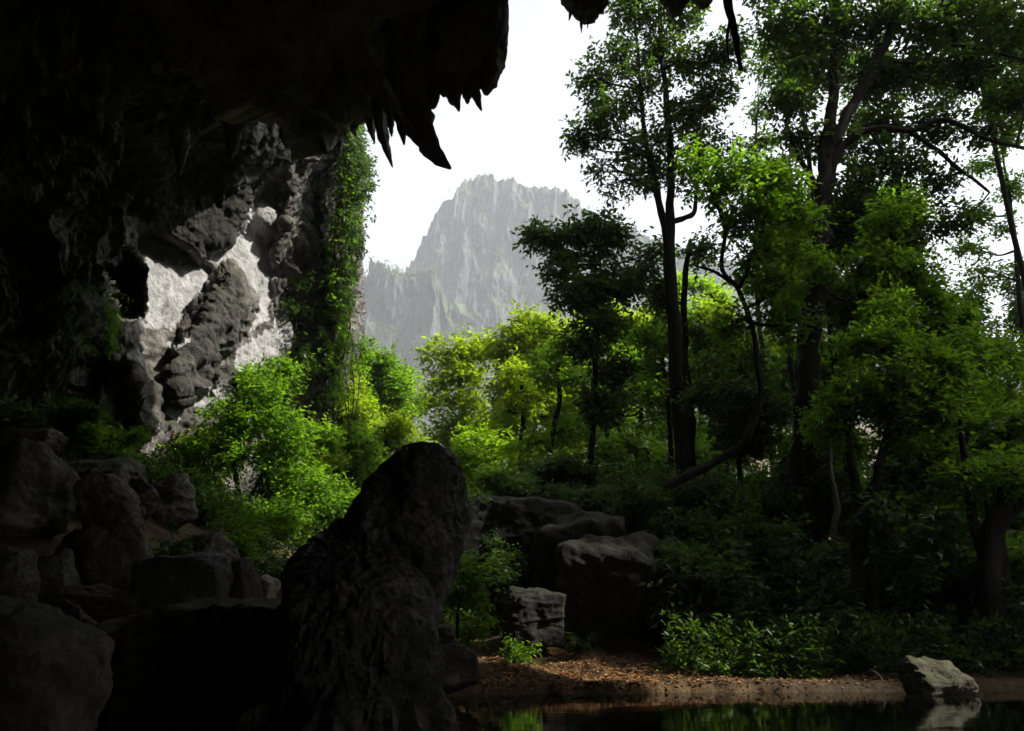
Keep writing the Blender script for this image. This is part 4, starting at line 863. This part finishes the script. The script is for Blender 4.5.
# ------------------------------------------------------------------ mountain
def mountain(name, outline, Y0, lean, seed, base=360, nu=900, nv=330, spike=4.0, label=None):
    o = np.array(outline, float); px = np.linspace(o[0, 0], o[-1, 0], nu); top = np.interp(px, o[:, 0], o[:, 1])
    q = np.stack([px * (.09 if spike < 5 else .10), 0 * px, 0 * px + seed], -1)
    top = top - spike * (ridged(q, 4, seed, .6) - .9) - .35 * spike * noise(q * 7, seed + 2)
    T3 = at(px, top, Y0 + lean); rowsm = []
    for v in np.linspace(0, 1, nv):
        z = T3[:, 2] * v + (-6) * (1 - v); x = T3[:, 0] + 0 * z
        y = Y0 + lean * v ** 1.3 - 150 * (1 - v) ** 2.2
        rowsm.append(np.stack([x * (y / (Y0 + lean)) ** .0, y + 0 * z, z], -1))
    Q = np.array(rowsm); hh = T3[:, 2].mean()
    H = Q * .5
    fl = ridged(H * np.array([.06, .02, .0028]) + .3 * fbm(H * .012, 3, seed)[..., None], 5, seed + 5, .6)
    fl2 = fbm(H * np.array([.025, .025, .012]), 6, seed + 8, .6)
    led = noise(H * np.array([.008, .008, .035]), seed + 11)
    damp = np.linspace(1, .55, nv)[:, None]
    Q[..., 1] -= 2 * (15 * (fl - .8) + 13 * fl2 + 7 * led) * damp
    top_ = Q[-1]
    ex = [top_ + np.array([0, dy, dz]) for dy, dz in ((12, -2), (50, -16), (160, -100), (300, -360), (360, -600))]
    Q = np.concatenate([Q, np.array(ex)])
    mk_ = tag(mk(name, Q, grid_faces(Q.shape[0], nu), M_MTN), label, None, None, 'structure')
    return Q
out1 = [(250, 330), (330, 300), (380, 292), (402, 280), (416, 262), (420, 250), (430, 236), (438, 222), (444, 212), (455, 203), (462, 190), (470, 183), (485, 181), (500, 184), (512, 183), (519, 190), (525, 197), (534, 195), (545, 196), (560, 200), (575, 204), (588, 213), (605, 220), (625, 228), (660, 245), (720, 265), (800, 290), (900, 320), (1010, 350)]
out2 = [(180, 300), (250, 262), (300, 250), (338, 252), (344, 258), (350, 252), (356, 256), (361, 268), (366, 272), (371, 259), (377, 272), (383, 269), (388, 277), (398, 281), (410, 284), (424, 276), (434, 279), (446, 300), (462, 322), (490, 342), (540, 352), (620, 365), (700, 375)]
Q1 = mountain('mountain', out1, 860, 120, 21, spike=3.2, label='hazy grey limestone mountain with vertical fluting')
Q2 = mountain('mountain_ridge', out2, 720, 70, 33, spike=7.0, label='lower spiked limestone ridge in front of the mountain')
# scrub on ledges
rg = np.random.default_rng(12); Cc = []
for Q, nn in ((Q1, 4200), (Q2, 4200)):
    i = rg.integers(4, Q.shape[0] - 6, nn * 6); j = rg.integers(2, Q.shape[1] - 2, nn * 6); p = Q[i, j]
    msk = fbm(p * .009, 4, 55) + .5 * noise(p * .05, 56) - .2 * (p[:, 2] > 460) + .3 * (i / Q.shape[0] > .975) > .28
    p = p[msk][:nn]; Cc.append(p)
Cc = np.concatenate(Cc); Cc = np.repeat(Cc, 5, 0) + rg.normal(size=(len(Cc) * 5, 3)) * np.array([3.2, 3.2, 2.2]) + [0, -2, 1.2]
v, rnd, rare = leafmesh(Cc, rg.normal(size=Cc.shape), 1.9, 5, rg, .6, .1, 1.5)
tag(mkleaves('mountain_scrub', v, rnd, rare, M_LFAR), 'pale green scrub clinging to the ledges of the mountain', None, None, 'stuff')
# far forest at the mountain foot
rg = np.random.default_rng(13); Cc = []; Oo = []
for _ in range(620):
    y = 95 + 520 * rg.uniform(0, 1) ** 1.3; x = y * rg.uniform(-.36, .3); r = rg.uniform(3.5, 6.5); c = np.array([x, y, float(hgt(x, y)) + r * 1.4])
    u = rg.normal(size=(190, 3)); u /= np.linalg.norm(u, axis=1, keepdims=True); u[:, 2] = np.abs(u[:, 2]) * 1.2 - .3
    lump = 1 + .35 * noise(u * 2.2 + _, 3)[:, None]
    Cc.append(c + u * r * lump * rg.uniform(.75, 1.05, (190, 1))); Oo.append(u)
for _ in range(150):  # blobs over the added shading ridge, clear of its sun notch
    x = rg.uniform(40, 75); y = rg.uniform(-10, 50)
    if abs(y - 10.6 + (x - 60) * .25) < 5.5: continue
    r = rg.uniform(2, 4); c = np.array([x, y, float(hgt(x, y)) + r * .7])
    u = rg.normal(size=(190, 3)); u /= np.linalg.norm(u, axis=1, keepdims=True)
    Cc.append(c + u * r * (1 + .35 * noise(u * 2.2 + _, 3)[:, None])); Oo.append(u)
v, rnd, rare = leafmesh(np.concatenate(Cc), np.concatenate(Oo), .8, 6, rg, .5, .2, 1.6)
tag(mkleaves('far_forest', v, rnd, rare, M_LFAR), 'hazy forest filling the valley at the mountain foot and on the added ridge', None, None, 'stuff')

# ------------------------------------------------------------------ haze
hz = np.array([[x, y, z] for x in (-1520, 1520) for y in (-1500, 1540) for z in (-3, 640)], float)
hf = np.array([[0, 1, 3, 2], [4, 6, 7, 5], [0, 4, 5, 1], [2, 3, 7, 6], [0, 2, 6, 4], [1, 5, 7, 3]])
m, nt, N, L = mat('haze'); pv = nd(nt, 'ShaderNodeVolumePrincipled'); pv.inputs['Color'].default_value = (.86, .91, 1, 1); pv.inputs['Density'].default_value = .00036
pv.inputs['Anisotropy'].default_value = .0
o_ = nd(nt, 'ShaderNodeOutputMaterial'); L.new(pv.outputs[0], o_.inputs['Volume'])
tag(mk('haze', hz, hf, m, smooth=False), 'thin white haze in the valley air', None, None, 'stuff')

# ------------------------------------------------------------------ light
EL, AZ = R(43), R(104)     # azimuth clockwise from +Y
SUN = np.array([math.sin(AZ) * math.cos(EL), math.cos(AZ) * math.cos(EL), math.sin(EL)])
sl = bpy.data.lights.new('sun', 'SUN'); sl.energy = 5.0; sl.angle = R(.6); sl.color = (1, .93, .82)
so = bpy.data.objects.new('sun', sl); COL.objects.link(so)
from mathutils import Vector
so.rotation_euler = Vector(SUN).to_track_quat('Z', 'Y').to_euler()
w = bpy.data.worlds.new("World"); S.world = w; w.use_nodes = True; nt = w.node_tree; nt.nodes.clear()
sky = nd(nt, 'ShaderNodeTexSky', sky_type='NISHITA'); sky.sun_disc = False; sky.sun_elevation = EL; sky.sun_rotation = AZ
sky.dust_density = 4; sky.air_density = 1.3; sky.ozone_density = 1
hs = nd(nt, 'ShaderNodeHueSaturation'); hs.inputs['Saturation'].default_value = .3; nt.links.new(sky.outputs[0], hs.inputs['Color'])
bg = nd(nt, 'ShaderNodeBackground'); bg.inputs[1].default_value = .15; nt.links.new(hs.outputs[0], bg.inputs[0])
ow = nd(nt, 'ShaderNodeOutputWorld'); nt.links.new(bg.outputs[0], ow.inputs[0])

# ------------------------------------------------------------------ render settings
S.render.engine = 'CYCLES'
cy = S.cycles
cy.max_bounces = 6; cy.diffuse_bounces = 4; cy.glossy_bounces = 2; cy.transmission_bounces = 4; cy.volume_bounces = 0; cy.transparent_max_bounces = 4
cy.use_denoising = True; cy.denoiser = 'OPENIMAGEDENOISE'; cy.use_adaptive_sampling = True; cy.adaptive_threshold = .02
cy.caustics_reflective = False; cy.caustics_refractive = False; cy.sample_clamp_indirect = 6
vs = S.view_settings; vs.view_transform = 'Standard'; vs.look = 'None'; vs.gamma = 1; vs.use_curve_mapping = False; vs.exposure = 1.25
import sys; sys.stderr.write('LEAVES %d\n' % NL); open('/tmp/nl','w').write(str(NL))
